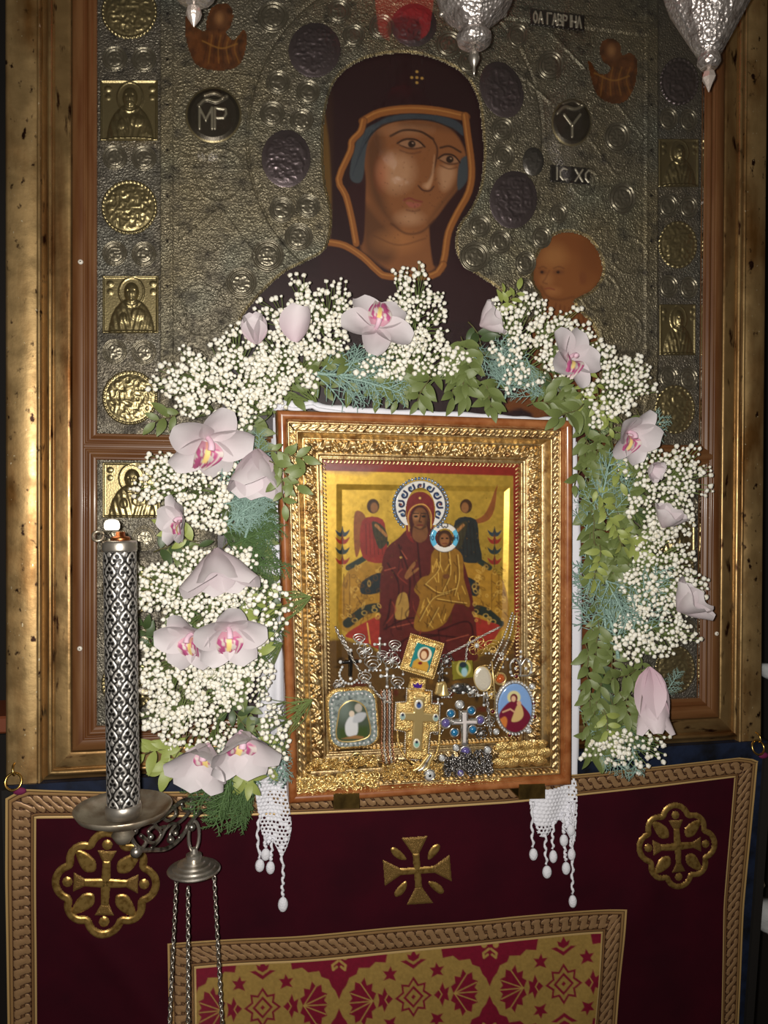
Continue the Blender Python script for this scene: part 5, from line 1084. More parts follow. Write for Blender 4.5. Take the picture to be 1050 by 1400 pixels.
TEPC = [mesh('tepal', *tepal(1, .92, .50, -.16, (196,176,184), (202,194,196), seed=i, blunt=True)[:2], 'orchid_petal', True, tepal(1, .92, .50, -.16, (196,176,184), (202,194,196), seed=i, blunt=True)[2]) for i in range(3)]
TEPD = [mesh('tepal', *tepal(1, .52, .45, -.04, (190,160,172), (206,194,198), seed=i)[:2], 'orchid_petal', True, tepal(1, .52, .45, -.04, (190,160,172), (206,194,198), seed=i)[2]) for i in range(3)]
lv = lipmesh(); LIP = mesh('lip', lv[0], lv[1], 'orchid_lip', True, lv[2])
cvv, cvf = tube(crom([(0,0,.0),(.0,.04,.16),(.0,.02,.30),(0,-.06,.38)], 5), np.linspace(.06,.085,16), 8); COLM = mesh('column', cvv, cvf, 'orchid_petal', True, np.tile(lin((226,190,206)), (len(cvv), 1)))
def orchid(px, py, size, yaw, pitch, roll, label, splay=70, closed=False, dy=-.045, bell=False, skip=(), angs=None, lip=True):
    """flower axis faces the camera, then yaw (+ right) and pitch (+ up)"""
    o = thing('orchid_flower', G(px, py, dy), label, 'flower', 'pale orchids in the garland'); R = size*PXM
    ax = Vector((math.sin(math.radians(yaw))*math.cos(math.radians(pitch)), -math.cos(math.radians(yaw))*math.cos(math.radians(pitch)), math.sin(math.radians(pitch))))
    up = Vector((0,0,1)) if abs(ax.z) < .95 else Vector((0,-1,0)); ex = up.cross(ax).normalized(); ey = ax.cross(ex).normalized()
    B = Matrix((ex, ey, ax)).transposed() @ Matrix.Rotation(math.radians(roll), 3, 'Z'); o.rotation_euler = B.to_euler(); o.scale = (R, R, R)
    A = angs or [90, 18, 162, 232, 308]
    for i, an in enumerate(A):
        if i in skip: continue
        th = math.radians(splay*(.94 if i in (1,2) else 1.0)); a = math.radians(an)
        dx = Vector((math.sin(th)*math.cos(a), math.sin(th)*math.sin(a), math.cos(th))); nn = Vector((-math.cos(th)*math.cos(a), -math.cos(th)*math.sin(a), math.sin(th))); yy = nn.cross(dx)
        t = bpy.data.objects.new('tepal', (TEPD if bell else TEPC if closed else TEP)[i % 3]); COL.objects.link(t); t.parent = o; t.rotation_euler = Matrix((dx, yy, nn)).transposed().to_euler(); t.location = tuple(dx*.04); w_ = 1.0 if i in (0,3,4) else 1.04; t.scale = (w_, w_*(1.08 if i in (1,2) else 1.0), w_)
    if lip:
        l = bpy.data.objects.new('lip', LIP); COL.objects.link(l); l.parent = o; l['label'] = 'magenta speckled lip'; l.rotation_euler = Matrix(((0,-1,0),(-.75,0,.66),(.66,0,.75))).to_euler(); l.location = (0,-.05,.05); l.scale = (1.05,1.05,1.05)
        c = bpy.data.objects.new('column', COLM); COL.objects.link(c); c.parent = o; c.location = (0,.04,.03)
OR = [
 (352,472,36,-25,65,20,'closed pale orchid beside the towel corner and top gypsophila',30,True),
 (514,448,46,5,25,168,'wide open pale orchid with pink lip at the top of the garland',78,False),
 (655,446,34,60,25,30,'small crumpled pale orchid among leaves at the top of the garland',55,True),
 (776,492,44,20,10,-25,'pale orchid with pink centre above the corner of the gilt frame',68,False),
 (858,592,44,15,-25,-15,'hooded pale orchid with pink speckled lip beside the blue cypress twig',58,False),
 (283,600,54,22,-42,-8,'large open pale orchid with speckled lip above the middle rail',74,False),
 (352,612,62,-10,-70,-30,'drooping pale orchid seen from behind beside the dark leaves',45,True),
 (253,712,36,-55,0,10,'side turned pale orchid with magenta lip near the silver plaque',55,False),
 (296,748,64,20,-70,25,'rounded pale orchid nodding over gypsophila by the towel',58,True),
 (264,868,44,-28,-22,5,'left of the twin spotted orchids, next to the silver candle',56,False),
 (312,860,48,8,-26,0,'rounder of the twin spotted orchids, next to the towel',58,False),
 (286,1018,58,-22,-34,-5,'low pale orchid with long drooping petals and pink lip',36,False),
 (328,1000,58,10,-40,-10,'low pale orchid with dark pink speckled lip beside the towel',40,False),
 (905,722,34,30,60,0,'pale orchid half hidden under the gypsophila below the middle rail',55,True),
 (925,836,46,50,40,-40,'crumpled white orchid beside the wooden sash',60,True),
 (886,640,22,20,-20,40,'small pale orchid peeking between leaves and gypsophila',55,True)]
NAMEFIX = {'left of the twin spotted orchids, next to the silver candle':'smaller of the twin spotted orchids, next to the silver candle'}
for (x, y, s, yw, pt, rl, lb, sp_, cl) in OR: orchid(x, y, s, yw, pt, rl, NAMEFIX.get(lb, lb), sp_, cl, lip=not cl, dy={312: -.066, 328: -.072, 296: -.062}.get(x, -.045))
orchid(888,908,92,8,-82,20,'large closed pink white orchid drooping by the sash corner',19,True,-.04,bell=True,lip=False)
orchid(404,470,46,0,60,0,'single upright pale orchid petal amid the top gypsophila',28,True,-.04,skip=(1,2,3,4),lip=False,angs=[60,18,162,232,308])

# ---- nothing of the garland may run through the small frame: slide such pieces clear of it, still touching
bpy.context.view_layer.update()
A3 = np.linalg.inv(np.stack([ah, bh, IN_], 1))
def local(o):
    out = []
    for c in [o]+list(o.children):
        if c.type == 'MESH': V = np.empty(len(c.data.vertices)*3, np.float32); c.data.vertices.foreach_get('co', V); Mw = np.array(c.matrix_world); out.append(V.reshape(-1,3)@Mw[:3,:3].T+Mw[:3,3])
    return (np.concatenate(out)-IO)@A3.T
for o in list(COL.objects):
    if o.parent is None and o.name.split('.')[0] in ('cypress_spray', 'leafy_sprig', 'gypsophila_sprig'):
        for it in range(3):
            q = local(o); m_ = (q[:,0] > 0) & (q[:,0] < IW_) & (q[:,1] > 0) & (q[:,1] < IH_) & (q[:,2] > -.042) & (q[:,2] < .0075); q = q[m_]
            if not len(q): break
            opts = [(q[:,0].max(), -ah), (IW_-q[:,0].min(), ah), (IH_-q[:,1].min(), bh), (.0078-q[:,2].min(), IN_)]; dist, dr = min(opts, key=lambda e: e[0]*(4.0 if e[1] is IN_ and not o.name.startswith('gyp') else 1.0)); o.location = Vector(o.location)+Vector(dr*(dist+.0004)); bpy.context.view_layer.update()
# ------------------------------------------------------------------ silver candle, bracket, hanging lamps
mat('silver_ornate', (214,206,202), .36, .85, bump=[('vor',230,.6,.003),('n',500,.3,.0015)], var=[((60,60,60),(130,116,108),.5,.75,4)])
mat('silver_plain', (206,200,190), .34, .9, bump=[('n',300,.1,.001)], var=[((50,50,50),(150,138,120),.45,.75,4)])
mat('silver_sleeve', (200,196,190), .42, .9, attr='metal')
mat('tin', (178,168,150), .40, .8, var=[((40,40,40),(116,92,66),.45,.75,5)], bump=[('n',120,.25,.002)])
mat('dark_steel', (44,40,36), .5, .8); mat('wick', (250,244,232), .5, emit=((255,240,215), 1.6)); mat('copper', (190,120,74), .35, 1)
mat('flame_red', (150,10,14), .25, emit=((255,40,44), 1.1)); mat('glass_red', (110,10,14), .15, coat=.6)
mat('blossom_metal', (236,222,212), .35, .6, bump=[('n',300,.4,.002)])
def chainvf(P, L, r, wd=.62, seg=10, cs=5):
    """links of length L along polyline P"""
    P = np.asarray(P, float); D = np.concatenate([[0], np.cumsum(np.linalg.norm(np.diff(P, axis=0), axis=1))]); n = max(2, int(D[-1]/(L*.78))); mb = MB()
    a = np.linspace(0, 2*np.pi, seg, endpoint=False); ref = np.array([.31,-.9,.2])
    for i in range(n):
        s = (i+.5)/n*D[-1]; c = np.array([np.interp(s, D, P[:,k]) for k in range(3)]); c2 = np.array([np.interp(min(D[-1], s+L*.3), D, P[:,k]) for k in range(3)]); c1 = np.array([np.interp(max(0, s-L*.3), D, P[:,k]) for k in range(3)])
        t = c2-c1; t /= np.linalg.norm(t)+1e-9; u = np.cross(t, ref); u /= np.linalg.norm(u)+1e-9; v = np.cross(t, u); w_ = (u+v)/1.414 if i % 2 else (u-v)/1.414
        mb.add(tube(c+np.cos(a)[:,None]*t*L*.5+np.sin(a)[:,None]*w_*L*wd*.5, r, cs, True))
    return mb
# ---- candle sleeve with hearts
CPL = wall(-.26); ct, cb = CPL.at(163.5, 746), CPL.at(169, 1112); cax = ct-cb; CL_ = np.linalg.norm(cax); cax /= CL_; e1 = np.cross(cax, [0,-1,0]); e1 /= np.linalg.norm(e1); e2 = np.cross(cax, e1)
cand = thing('silver_candle', CPL.at(168, 1122), 'tall silver candle lamp with heart lattice sleeve standing on a dish', 'candle lamp')
cell = Canvas(-10.3, 10.3, -15, 15, .33, (214,210,204), .85)
for ox, oy in ((0,0),(10.3,15),(-10.3,15),(10.3,-15),(-10.3,-15),(0,30),(0,-30)):
    for s in (-1, 1): cell.line([(ox,oy-12.6),(ox+s*4.5,oy-8),(ox+s*8.8,oy-1),(ox+s*8.4,oy+4.5),(ox+s*5,oy+7),(ox+s*2,oy+4.6)], 2.5, (14,12,10), .5, 1, 6, metal=.3, h=-1.0)
    for q in ((-3.1,1.2,2.7),(3.1,1.2,2.7),(0,-3.8,2.8)): cell.ell(ox+q[0], oy+q[1], q[2], q[2], (14,12,10), .4, metal=.3, h=-1.0)
    cell.line([(ox,oy-2),(ox,oy+3)], 1.6, (14,12,10), .4, metal=.3, h=-1.0); cell.line([(ox-2.2,oy+12),(ox+2.2,oy+12)], 1.5, (14,12,10), .4, metal=.3, h=-1.0); cell.line([(ox,oy+9.8),(ox,oy+14.2)], 1.5, (14,12,10), .4, metal=.3, h=-1.0)
na, nz = 168, 380; A_, Z_ = np.meshgrid(np.arange(na)/na, np.linspace(0, 1, nz)); u_ = ((A_*6+.5) % 1)*20.6-10.3; v_ = ((-Z_*370*30/32) % 30)-15
ci = np.clip(((v_+15)/.33).astype(int), 0, cell.X.shape[0]-1); cj = np.clip(((u_+10.3)/.33).astype(int), 0, cell.X.shape[1]-1)
rad = .0166+.0007*cell.H[ci, cj]; th = A_*2*np.pi+1.0; V = cb+cax*(Z_*CL_)[...,None]+rad[...,None]*(np.cos(th)[...,None]*e1+np.sin(th)[...,None]*e2)
idx = np.arange(na*nz).reshape(nz, na); Q = np.stack([idx[:-1], np.roll(idx[:-1], -1, 1), np.roll(idx[1:], -1, 1), idx[1:]], -1).reshape(-1,4)
mk('sleeve', V.reshape(-1,3), Q, 'silver_sleeve', cand, True, np.concatenate([cell.C[ci, cj], cell.A[ci, cj][...,None]], -1).reshape(-1,4))
AXM = np.stack([e1, e2, cax], 1)
mk('collar', *lathe([(.0158,-.006),(.0172,-.006),(.0178,-.004),(.0176,.003),(.0165,.005),(.012,.0055),(.004,.006)], ct, 32, AXM), 'silver_plain', cand)
mk('burner', *lathe([(.0095,.0),(.010,.003),(.008,.0045),(.005,.005),(.0046,.009),(.003,.0095)], ct+cax*.005-e1*(-.001), 20, AXM), 'copper', cand)
mk('wick_cap', *lathe([(.0065,0),(.0078,.002),(.0080,.006),(.0066,.0095),(.003,.011),(.0005,.0112)], CPL.at(153, 722)+np.array([0,0,-.002]), 20), 'wick', cand, label='glowing white wick tip')
a = np.linspace(0, 2*np.pi, 20, endpoint=False); c0 = CPL.at(134, 733); mk('side_ring', *tube(np.stack([c0[0]+.0052*np.cos(a), c0[1]+.003*np.sin(a), c0[2]+.0048*np.sin(a)], 1), .0016, 6, True), 'tin', cand)
mk('ring_wire', *tube(crom([CPL.at(139,731), CPL.at(146,733), CPL.at(155,738)], 5), .0011, 6), 'dark_steel', cand)
dc = CPL.at(168.5, 1112)
mk('drip_dish', *lathe([(.004,-.004),(.030,-.003),(.044,.003),(.0488,.0075),(.0496,.0072),(.0455,.0005),(.031,-.0065),(.012,-.008),(.009,-.016),(.012,-.022),(.007,-.030),(.002,-.031)], dc, 48), 'tin', cand)
mk('socket', *lathe([(.0180,-.004),(.0186,.004),(.0176,.008),(.0168,.009)], cb+cax*.002, 32, AXM), 'silver_plain', cand)
# ---- scrolled bracket
def B(x, y): x = np.asarray(x, float); y = np.asarray(y, float); yy = np.interp(x, [165,290,320], [-.26,-.085,-.035]); d = RX*((x-IW/2)/FPX)[...,None]+UX*((IH/2-y)/FPX)[...,None]+FX; return CAM+d*((yy-CAM[1])/d[...,1])[...,None]
br = thing('scroll_bracket', B(320,1110), 'openwork silver scroll bracket carrying the candle dish from the stand', 'bracket')
mat('old_silver', (176,170,160), .34, .9, var=[((80,80,80),(70,62,56),.45,.65,4)])
for P, r in (([(170,1128),(182,1134),(196,1126),(214,1122),(232,1108),(252,1094),(280,1092),(318,1104)],.0026),([(188,1163),(205,1162),(228,1160),(248,1144),(262,1122),(280,1108),(318,1112)],.0026),
             ([(176,1134),(182,1150),(192,1160),(200,1150),(192,1142)],.0022),([(200,1150),(212,1152),(220,1140),(212,1130),(203,1136),(206,1144)],.002),([(206,1160),(218,1148),(226,1134),(236,1126),(244,1130),(240,1138)],.002),
             ([(222,1118),(230,1122),(240,1114),(238,1104),(230,1104)],.002),([(236,1150),(232,1142),(238,1130),(250,1120),(258,1110),(262,1100)],.002),([(248,1098),(252,1108),(262,1108),(266,1100),(260,1096)],.002),([(210,1124),(216,1132),(226,1130)],.002),([(244,1146),(252,1138),(256,1128)],.0018)):
    P = crom(P, 7); mk('scroll', *tube(B(P[:,0], P[:,1]), r, 7), 'old_silver', br)
for x, y, r in ((186,1165,.0062),(233,1148,.0045),(262,1131,.0048),(206,1144,.0035),(240,1139,.0035),(268,1112,.004),(184,1136,.004)): mk('scroll_ball', *ball(B(x, y), r, 12, 8), 'old_silver', br)
# ---- lamp hanging from the bracket
HPL = PL((0, B(266,1115)[1], 1.1), (0,-1,0)); hc = HPL.at(265, 1186); hl = thing('hanging_lamp', hc, 'small silver hanging lamp cap with three thin chains below the scroll bracket', 'lamp')
a = np.linspace(0, 2*np.pi, 24, endpoint=False); rc = HPL.at(265, 1143); mk('hanger_ring', *tube(np.stack([rc[0]+.0062*np.cos(a), rc[1]+.003*np.cos(a), rc[2]+.0185*np.sin(a)], 1), .0021, 8, True), 'silver_plain', hl)
mk('cap', *lathe([(.0312,0),(.0325,.0018),(.0312,.0034),(.0262,.0045),(.0256,.0066),(.0202,.0076),(.0196,.0098),(.0136,.0106),(.013,.0132),(.009,.014),(.0098,.017),(.0095,.0205),(.005,.0225),(.004,.028),(.001,.0285)], hc+np.array([0,0,-.004]), 72), 'silver_plain', hl, False)
zb = .62
for x0, y0, x1 in ((241,1198,231),(258,1204,259),(292,1194,303)):
    p0 = HPL.at(x0, y0); p1 = HPL.at(x1, 1400); p0[1] += -.016 if x0 == 258 else .006; p1[1] += -.026 if x0 == 258 else .01; d = (p1-p0)/(p0[2]-p1[2]); pe = p0+d*(p0[2]-.70)
    chainvf(np.stack([p0, pe]), .0078, .00105, .55, 9, 5).build('chain', 'silver_plain', hl, kind='stuff')
mk('oil_cup', *lathe([(.004,-.06),(.02,-.055),(.045,-.03),(.052,0),(.054,.004),(.050,.004),(.046,0)], np.array([hc[0]+.004, hc[1], .70]), 36), 'silver_plain', hl)

# ---- three vigil lamps hanging into view at the top
LPL = wall(-.20); KPX = 1/1178.
def vigil(x, prof, label, lobes, depth_, rest, m='silver_ornate', cup=0, flat=None, lit=False):
    base = LPL.at(x, prof[0][1]); z = lambda y: LPL.at(x, y)[2]
    t = thing('vigil_lamp', base, label, 'lamp'); c = np.array([base[0], base[1], 0])
    pend = [(r*KPX, z(y)) for r, y in prof]; mk('pendant', *lathe(pend, c, flat or 16), 'blossom_metal' if flat else 'silver_plain', t, flat is None)
    body = [(r*KPX, z(y)) for r, y in rest]; mk('bowl', *lathe(body, c, 96, mod=lambda a, zz: 1+depth_*(1-2*np.abs(np.sin(lobes*a*.5))**.35+.6)*np.clip((zz-z(70))/.03, 0, 1)), m, t)
    yt = rest[-1][1]; rt = rest[-1][0]*KPX
    if lit: mk('stem', *lathe([(rt*.75, z(yt+10)),(rt*.5, z(yt)),(rt*.35, z(yt-cup*.5)),(rt*.9, z(yt-cup))], c, 32), 'silver_plain', t)
    mk('oil_glass_offscreen' if lit else 'oil_glass', *lathe(([] if lit else [(rt*.75, z(yt+10)),(rt*.82, z(yt))])+[(rt*(1.3 if lit else .86), z(yt-cup)),(rt*(1.5 if lit else .95), z(yt-cup-60)),(rt*(1.6 if lit else 1.05), z(yt-cup-110)),(rt*.9, z(yt-cup-112)),(rt*.2, z(yt-cup-70))], c, 32), 'flame_red' if lit else 'glass_red', t, label='red oil glass')
    for k in range(3):
        an = k*2.094+.5; p = np.array([c[0]+math.cos(an)*rt*1.1, c[1]+math.sin(an)*rt*1.1, z(yt)]); q = np.array([c[0], c[1], z(yt)+.38]); mk('chain', *tube(np.stack([p, p*.3+q*.7, q]), .0015, 6), 'silver_plain', t)
    return t, c, z
t, c, z = vigil(648, [(.6,104),(2.4,98),(2.0,92),(5.5,87),(8.6,80),(6.0,72),(2.4,68),(2.6,61)], 'ornate silver vigil lamp with ball drop, hanging before the veil', 8, .035,
   [(4,62),(15,64),(23,59),(25,51),(20,44),(13,42),(20,38),(27,30),(40,20),(50,5),(57,-15),(63,-45),(60,-75),(46,-95),(40,-104)], cup=135, lit=True)
for k in range(8):
    an = k*math.pi/4+.2; p = np.array([c[0]+math.cos(an)*49*KPX, c[1]+math.sin(an)*49*KPX, z(8)]); mk('rim_bead', *ball(p, 4.2*KPX, 9, 6), 'silver_plain', t)
vigil(969, [(.6,126),(5,116),(10.5,107),(8,99),(2.2,94),(2.4,88)], 'large ribbed silver vigil lamp with a pale diamond drop, near the gilt pilaster', 14, .055,
   [(4,92),(12,93),(17,86),(16,78),(13,74),(19,72),(27,58),(38,38),(49,18),(58,2),(66,-20),(70,-60),(60,-90),(44,-110)], flat=6)
vigil(265, [(.6,37),(4,32),(8.5,25),(10.5,19),(9,12),(3,8),(1.6,6),(1.8,-2)], 'silver vigil lamp showing only its pale acorn drop, above the painted angel', 10, .05,
   [(3,-1),(9,1),(22,-1),(29,-10),(36,-30),(44,-60),(40,-90),(30,-110)], flat=10)

# ---- things glimpsed beyond the case on the dark side
EP = wall(.06)
def lump(name, P, th, m, label, cat, seed):
    P = crom(P, 4, True); n = len(P); r = np.random.default_rng(seed); cx, cy = P.mean(0); V = []; F = []
    for k, (s, h) in enumerate(((1.0,-.5),(1.0,0.),(.86,.35),(.5,.5))): V.append(EP.at(cx+(P[:,0]-cx)*s, cy+(P[:,1]-cy)*s, th*(h+.25*r.random(n)*(k > 0))))
    V = np.concatenate(V); F = [(k*n+i, k*n+(i+1)%n, (k+1)*n+(i+1)%n, (k+1)*n+i) for k in range(3) for i in range(n)]+[tuple(3*n+i for i in range(n)), tuple(range(n))[::-1]]
    mk(name, V, F, m, None, True, label=label, cat=cat)
lump('folded_paper', [(1037,1238),(1060,1232),(1090,1240),(1095,1275),(1065,1282),(1048,1276),(1036,1266)], .03, 'paper_grey', 'crumpled grey paper beyond the blue stand', 'paper', 3)
lump('metal_knob', [(1037,1199),(1042,1200),(1043,1210),(1038,1215),(1034,1208)], .012, 'tin', 'small pale metal knob beyond the blue stand', 'knob', 4)
lump('glass_dish', [(1043,908),(1070,910),(1090,920),(1080,932),(1056,930),(1043,924)], .02, 'paper_grey', 'grey glass dish beyond the gilt pilaster', 'dish', 5)
# ------------------------------------------------------------------ votive jewellery hung inside the small icon's frame
JP = PL(IO-IN_*.0080, IN_)
mat('jewel_gold', (228,198,130), .38, .8, bump=[('vor',620,.7,.0012)], var=[((120,120,120),(170,126,60),.45,.7,4)])
mat('plain_gold', (236,210,146), .36, .8); mat('jewel_silver', (222,220,216), .3, .85, var=[((150,150,150),(130,124,118),.45,.7,3)])
mat('dark_silver', (120,116,114), .28, .9, var=[((200,200,200),(180,178,176),.5,.62,3)]); mat('rose_gold', (206,156,128), .25, 1)
mat('crystal', (226,230,232), .08, .35, coat=.6); mat('gem_blue', (40,120,170), .06, .2, coat=1); mat('gem_violet', (110,100,170), .08, .3, coat=1); mat('gem_red', (90,10,20), .06, .1, coat=1); mat('gem_black', (14,20,20), .05, .0, coat=1); mat('gem_amber', (190,90,40), .1, .2, coat=1)
mat('black_enamel', (14,12,12), .25, coat=.5); mat('cream_pearl', (232,224,206), .3, .4, bump=[('n',400,.5,.001)])
mat('enamel_pic', (128,128,128), .2, attr='metal', coat=.6)
def J(x, y, h=0.0): return JP.at(np.asarray(x, float), np.asarray(y, float), h)
MMJ = .00096
def gem(cx, cy, r, m, parent, rim='jewel_silver', h=.002, name='gem', sq=.6):
    R = r*MMJ; g = mk(name, *ball(J(cx, cy, h), 1.0, 12, 8, (R*.85, R*sq, R*.85)), m, parent)
    if rim: a = np.linspace(0, 2*np.pi, 18, endpoint=False); mk('setting', *tube(J(cx+np.cos(a)*r*.95, cy+np.sin(a)*r*.95, np.full(18, h-.0006)), R*.22, 6, True), rim, g)
    return g
def beadrow(P, r, m, parent=None, name='bead_row', h=.002, closed=False, gap=1.9, **k):
    P = np.asarray(P, float); D = np.concatenate([[0], np.cumsum(np.linalg.norm(np.diff(P, axis=0), axis=1))]); n = int(D[-1]/(r*gap))+1; s = np.linspace(0, D[-1], n, endpoint=not closed); mb = MB()
    for q in s: mb.add(ball(J(np.interp(q, D, P[:,0]), np.interp(q, D, P[:,1]), h), r*MMJ, 7, 5))
    return mb.build(name, m, parent, kind='stuff', **k)
def plate(P, h0, th, m, parent, name, smo=0, edge=2.0, col=None, paint=None, res=.7, **k):
    """raised plate with rounded edge and its own painting"""
    P = np.asarray(P, float)
    if smo: P = crom(P, smo, True)
    cv = Canvas(P[:,0].min()-1, P[:,0].max()+1, P[:,1].min()-1, P[:,1].max()+1, res, col or (200,200,200), 1.0 if col is None else 0.0)
    d = sdpoly(cv.X, cv.Y, P); cv.M = d < .3
    if paint: paint(cv)
    cv.H += (th*1000)*np.sqrt(np.clip(-d/edge, 0, 1)); return cv.build(name, JP, m, parent, h0=h0, **k)
def circ(cx, cy, rx, ry, n=40): a = np.linspace(0, 2*np.pi, n, endpoint=False); return np.stack([cx+rx*np.cos(a), cy+ry*np.sin(a)], 1)
def rot(P, cx, cy, dg): a = math.radians(dg); P = np.asarray(P, float)-[cx, cy]; return np.stack([P[:,0]*math.cos(a)-P[:,1]*math.sin(a), P[:,0]*math.sin(a)+P[:,1]*math.cos(a)], 1)+[cx, cy]
JT = lambda name, x, y, lb, cat='pendant': thing(name, J(x, y), lb, cat)

# rounded square picture pendant
t = JT('picture_pendant', 482, 1020, 'rounded square gilt pendant with crystal border and a kneeling white figure')
def rrect(cx, cy, hx, hy, r, n=8):
    P = []
    for sx, sy, a0 in ((1,1,0),(-1,1,90),(-1,-1,180),(1,-1,270)): P += [(cx+sx*(hx-r)+r*math.cos(math.radians(a0+90*k/n)), cy+sy*(hy-r)+r*math.sin(math.radians(a0+90*k/n))) for k in range(n+1)]
    return np.array(P)
R1 = rot(rrect(482, 981, 36, 42, 20), 482, 981, -4); plate(R1, 0, .004, 'jewel_gold', t, 'rim', edge=3)
R2 = rot(rrect(482, 981, 32, 38, 17), 482, 981, -4)
plate(R2, .0040, .0010, 'enamel_pic', t, 'border', col=(150,160,156), paint=lambda c: (c.put((slice(None), slice(None)), np.clip(vnoise(c.X, c.Y, 3, 7)*2-.6, 0, 1), (86,96,96)),))
mid = rot(rrect(482, 981, 28, 34, 15), 482, 981, -4); beadrow(np.vstack([mid, mid[:1]]), 1.9, 'crystal', t, 'crystal_row', .0052, True, 3.2)
AR = [(462,1010),(462,976),(467,963),(480,956),(494,961),(501,974),(503,1005)]
def pic1(c):
    c.C[:] = lin((74,84,70)); c.poly([(462,1010),(503,1006),(503,990),(462,994)], (64,80,44), 3); c.ell(470, 968, 10, 14, (120,132,124), 6, .7); c.poly([(474,1004),(471,990),(477,978),(484,976),(488,984),(487,1002)], (206,206,208), 1, 1, 4); c.ell(480, 974, 3.6, 4.2, (214,196,176), .8)
    c.ell(489, 966, 5, 6, (176,168,156), 1); c.poly([(482,986),(494,984),(500,974),(492,972),(484,976)], (178,180,184), 1.2, 1, 4); c.poly([(466,1008),(484,1003),(496,1005),(496,1008)], (150,110,70), 1)
plate(AR, .0046, .0010, 'enamel_pic', t, 'picture', 4, col=(80,90,76), paint=pic1, label='arched enamel picture of a kneeling white figure')
pa = crom(AR, 6, True); mk('picture_rim', *tube(J(pa[:,0], pa[:,1], np.full(len(pa), .0054)), .0011, 6, True), 'plain_gold', t)
gem(488, 1037, 8.2, 'gem_black', t, 'plain_gold', .001, 'stone_drop')

# gold cross with small square icon above
t = JT('gold_cross', 572, 1040, 'gold filigree cross pendant with smooth inner cross, hung under a small square icon')
CR = [(556,941),(590,944),(590,961),(601,963),(600,1000),(588,1001),(584,1040),(553,1037),(554,1000),(539,997),(541,960),(555,959)]
plate(CR, 0, .0045, 'jewel_gold', t, 'cross_body', edge=3); beadrow(CR+[CR[0]], 1.35, 'jewel_silver', t, 'bead_edge', .0012, True, 2.0)
plate([(564,950),(580,951),(579,972),(597,974),(596,986),(578,986),(576,1026),(561,1025),(563,985),(547,983),(548,971),(564,971)], .0045, .002, 'plain_gold', t, 'inner_cross', edge=2)
for x, y, rx, ry, c_ in ((571,961,6,7,(60,90,150)),(549,977,4.5,5.5,(150,176,170)),(594,979,4.5,5.5,(150,176,170)),(568,1014,5,7,(140,190,176))):
    plate(circ(x, y, rx, ry), .0060, .0012, 'enamel_pic', t, 'enamel_spot', col=(222,216,196), paint=lambda c, x=x, y=y, c_=c_: (c.ell(x, y+1, 3.4, 4, c_, .8), c.ell(x, y-2, 1.8, 2.0, (40,40,70), .6)), edge=1.5)
plate([(560,925),(583,928),(581,944),(557,941)], .001, .003, 'jewel_gold', t, 'link_plate'); plate([(565,939),(563,932),(567,935),(570,931),(573,935),(577,933),(575,940)], .004, .0006, 'enamel_pic', t, 'crown_mark', col=(70,36,130))
SQ = rot([(553,872),(600,872),(600,922),(553,922)], 577, 897, 17); plate(SQ, .0, .005, 'jewel_gold', t, 'icon_frame', edge=3); beadrow(np.vstack([SQ, SQ[:1]]), 1.3, 'plain_gold', t, 'bead_edge', .0022, True, 2.0)
def pic2(c):
    c.C[:] = lin((36,126,126)); c.poly(rot([(566,917),(566,906),(572,899),(582,899),(588,906),(588,917)], 577, 897, 17), (196,150,60), 1); c.ell(579, 893, 9.5, 10, (226,216,190), .7, ang=.3); c.ell(578.5, 893, 6.5, 8.5, (120,62,30), .7, ang=.3); c.ell(578, 894, 4, 5.5, (226,190,150), .7); c.ell(573, 905, 3, 2, (120,30,40), .6)
plate(rot([(563,880),(590,880),(590,915),(563,915)], 577, 897, 17), .0050, .0012, 'enamel_pic', t, 'square_icon', col=(36,126,126), paint=pic2, label='teal enamel icon of a haloed head')

# silver cross with blue stones
t = JT('jewelled_cross', 633, 1030, 'silver cross pendant ringed with blue and violet stones')
plate([(627,970),(640,970),(640,982),(654,981),(654,990),(640,991),(640,1018),(630,1019),(629,991),(616,991),(616,983),(627,982)], .0, .0042, 'jewel_silver', t, 'cross_body', edge=2); plate([(631,973),(637,973),(637,984),(651,984),(651,988),(637,988),(636,1014),(632,1014),(632,988),(619,988),(619,985),(631,985)], .004, .0012, 'enamel_pic', t, 'enamel_cross', col=(214,206,204), edge=1.5)
for x, y, r, m in ((616,975,6,'gem_blue'),(644,971,6,'gem_blue'),(609,988,7,'gem_violet'),(656,984,6.5,'gem_violet'),(621,1001,6,'gem_blue'),(646,997,6,'gem_blue'),(628,963,6,'crystal'),(636,1027,7.5,'gem_violet')): gem(x, y, r, m, t)
# oval icon pendant with crown
t = JT('oval_icon_pendant', 703, 1004, 'oval sky blue enamel pendant of a seated robed woman, crystal rim and crown')
plate(circ(703, 967, 28, 38), -.001, .004, 'jewel_silver', t, 'rim', edge=3)
def pic3(c):
    c.C[:] = lin((128,164,214)); c.ell(701, 952, 9, 9, (214,206,150), 1); c.poly([(684,992),(681,975),(690,962),(698,957),(706,957),(716,966),(724,978),(724,994),(714,1000),(696,1000)], (112,30,52), .8, 1, 4); c.ell(701, 953, 5, 6, (104,30,48), .7); c.ell(700.5, 954, 3, 4, (220,176,140), .7)
    c.poly([(700,976),(706,962),(711,963),(714,976),(708,984),(698,985)], (206,176,116), .8, 1, 4); c.ell(708, 960, 3, 3.2, (214,168,130), .7); c.poly([(680,986),(688,978),(692,984),(688,996)], (202,120,60), 1, 1, 4); c.poly([(712,998),(722,988),(725,996),(718,1003)], (202,120,60), 1, 1, 4); c.line([(686,972),(696,968),(702,972)], 2, (214,168,130), .8)
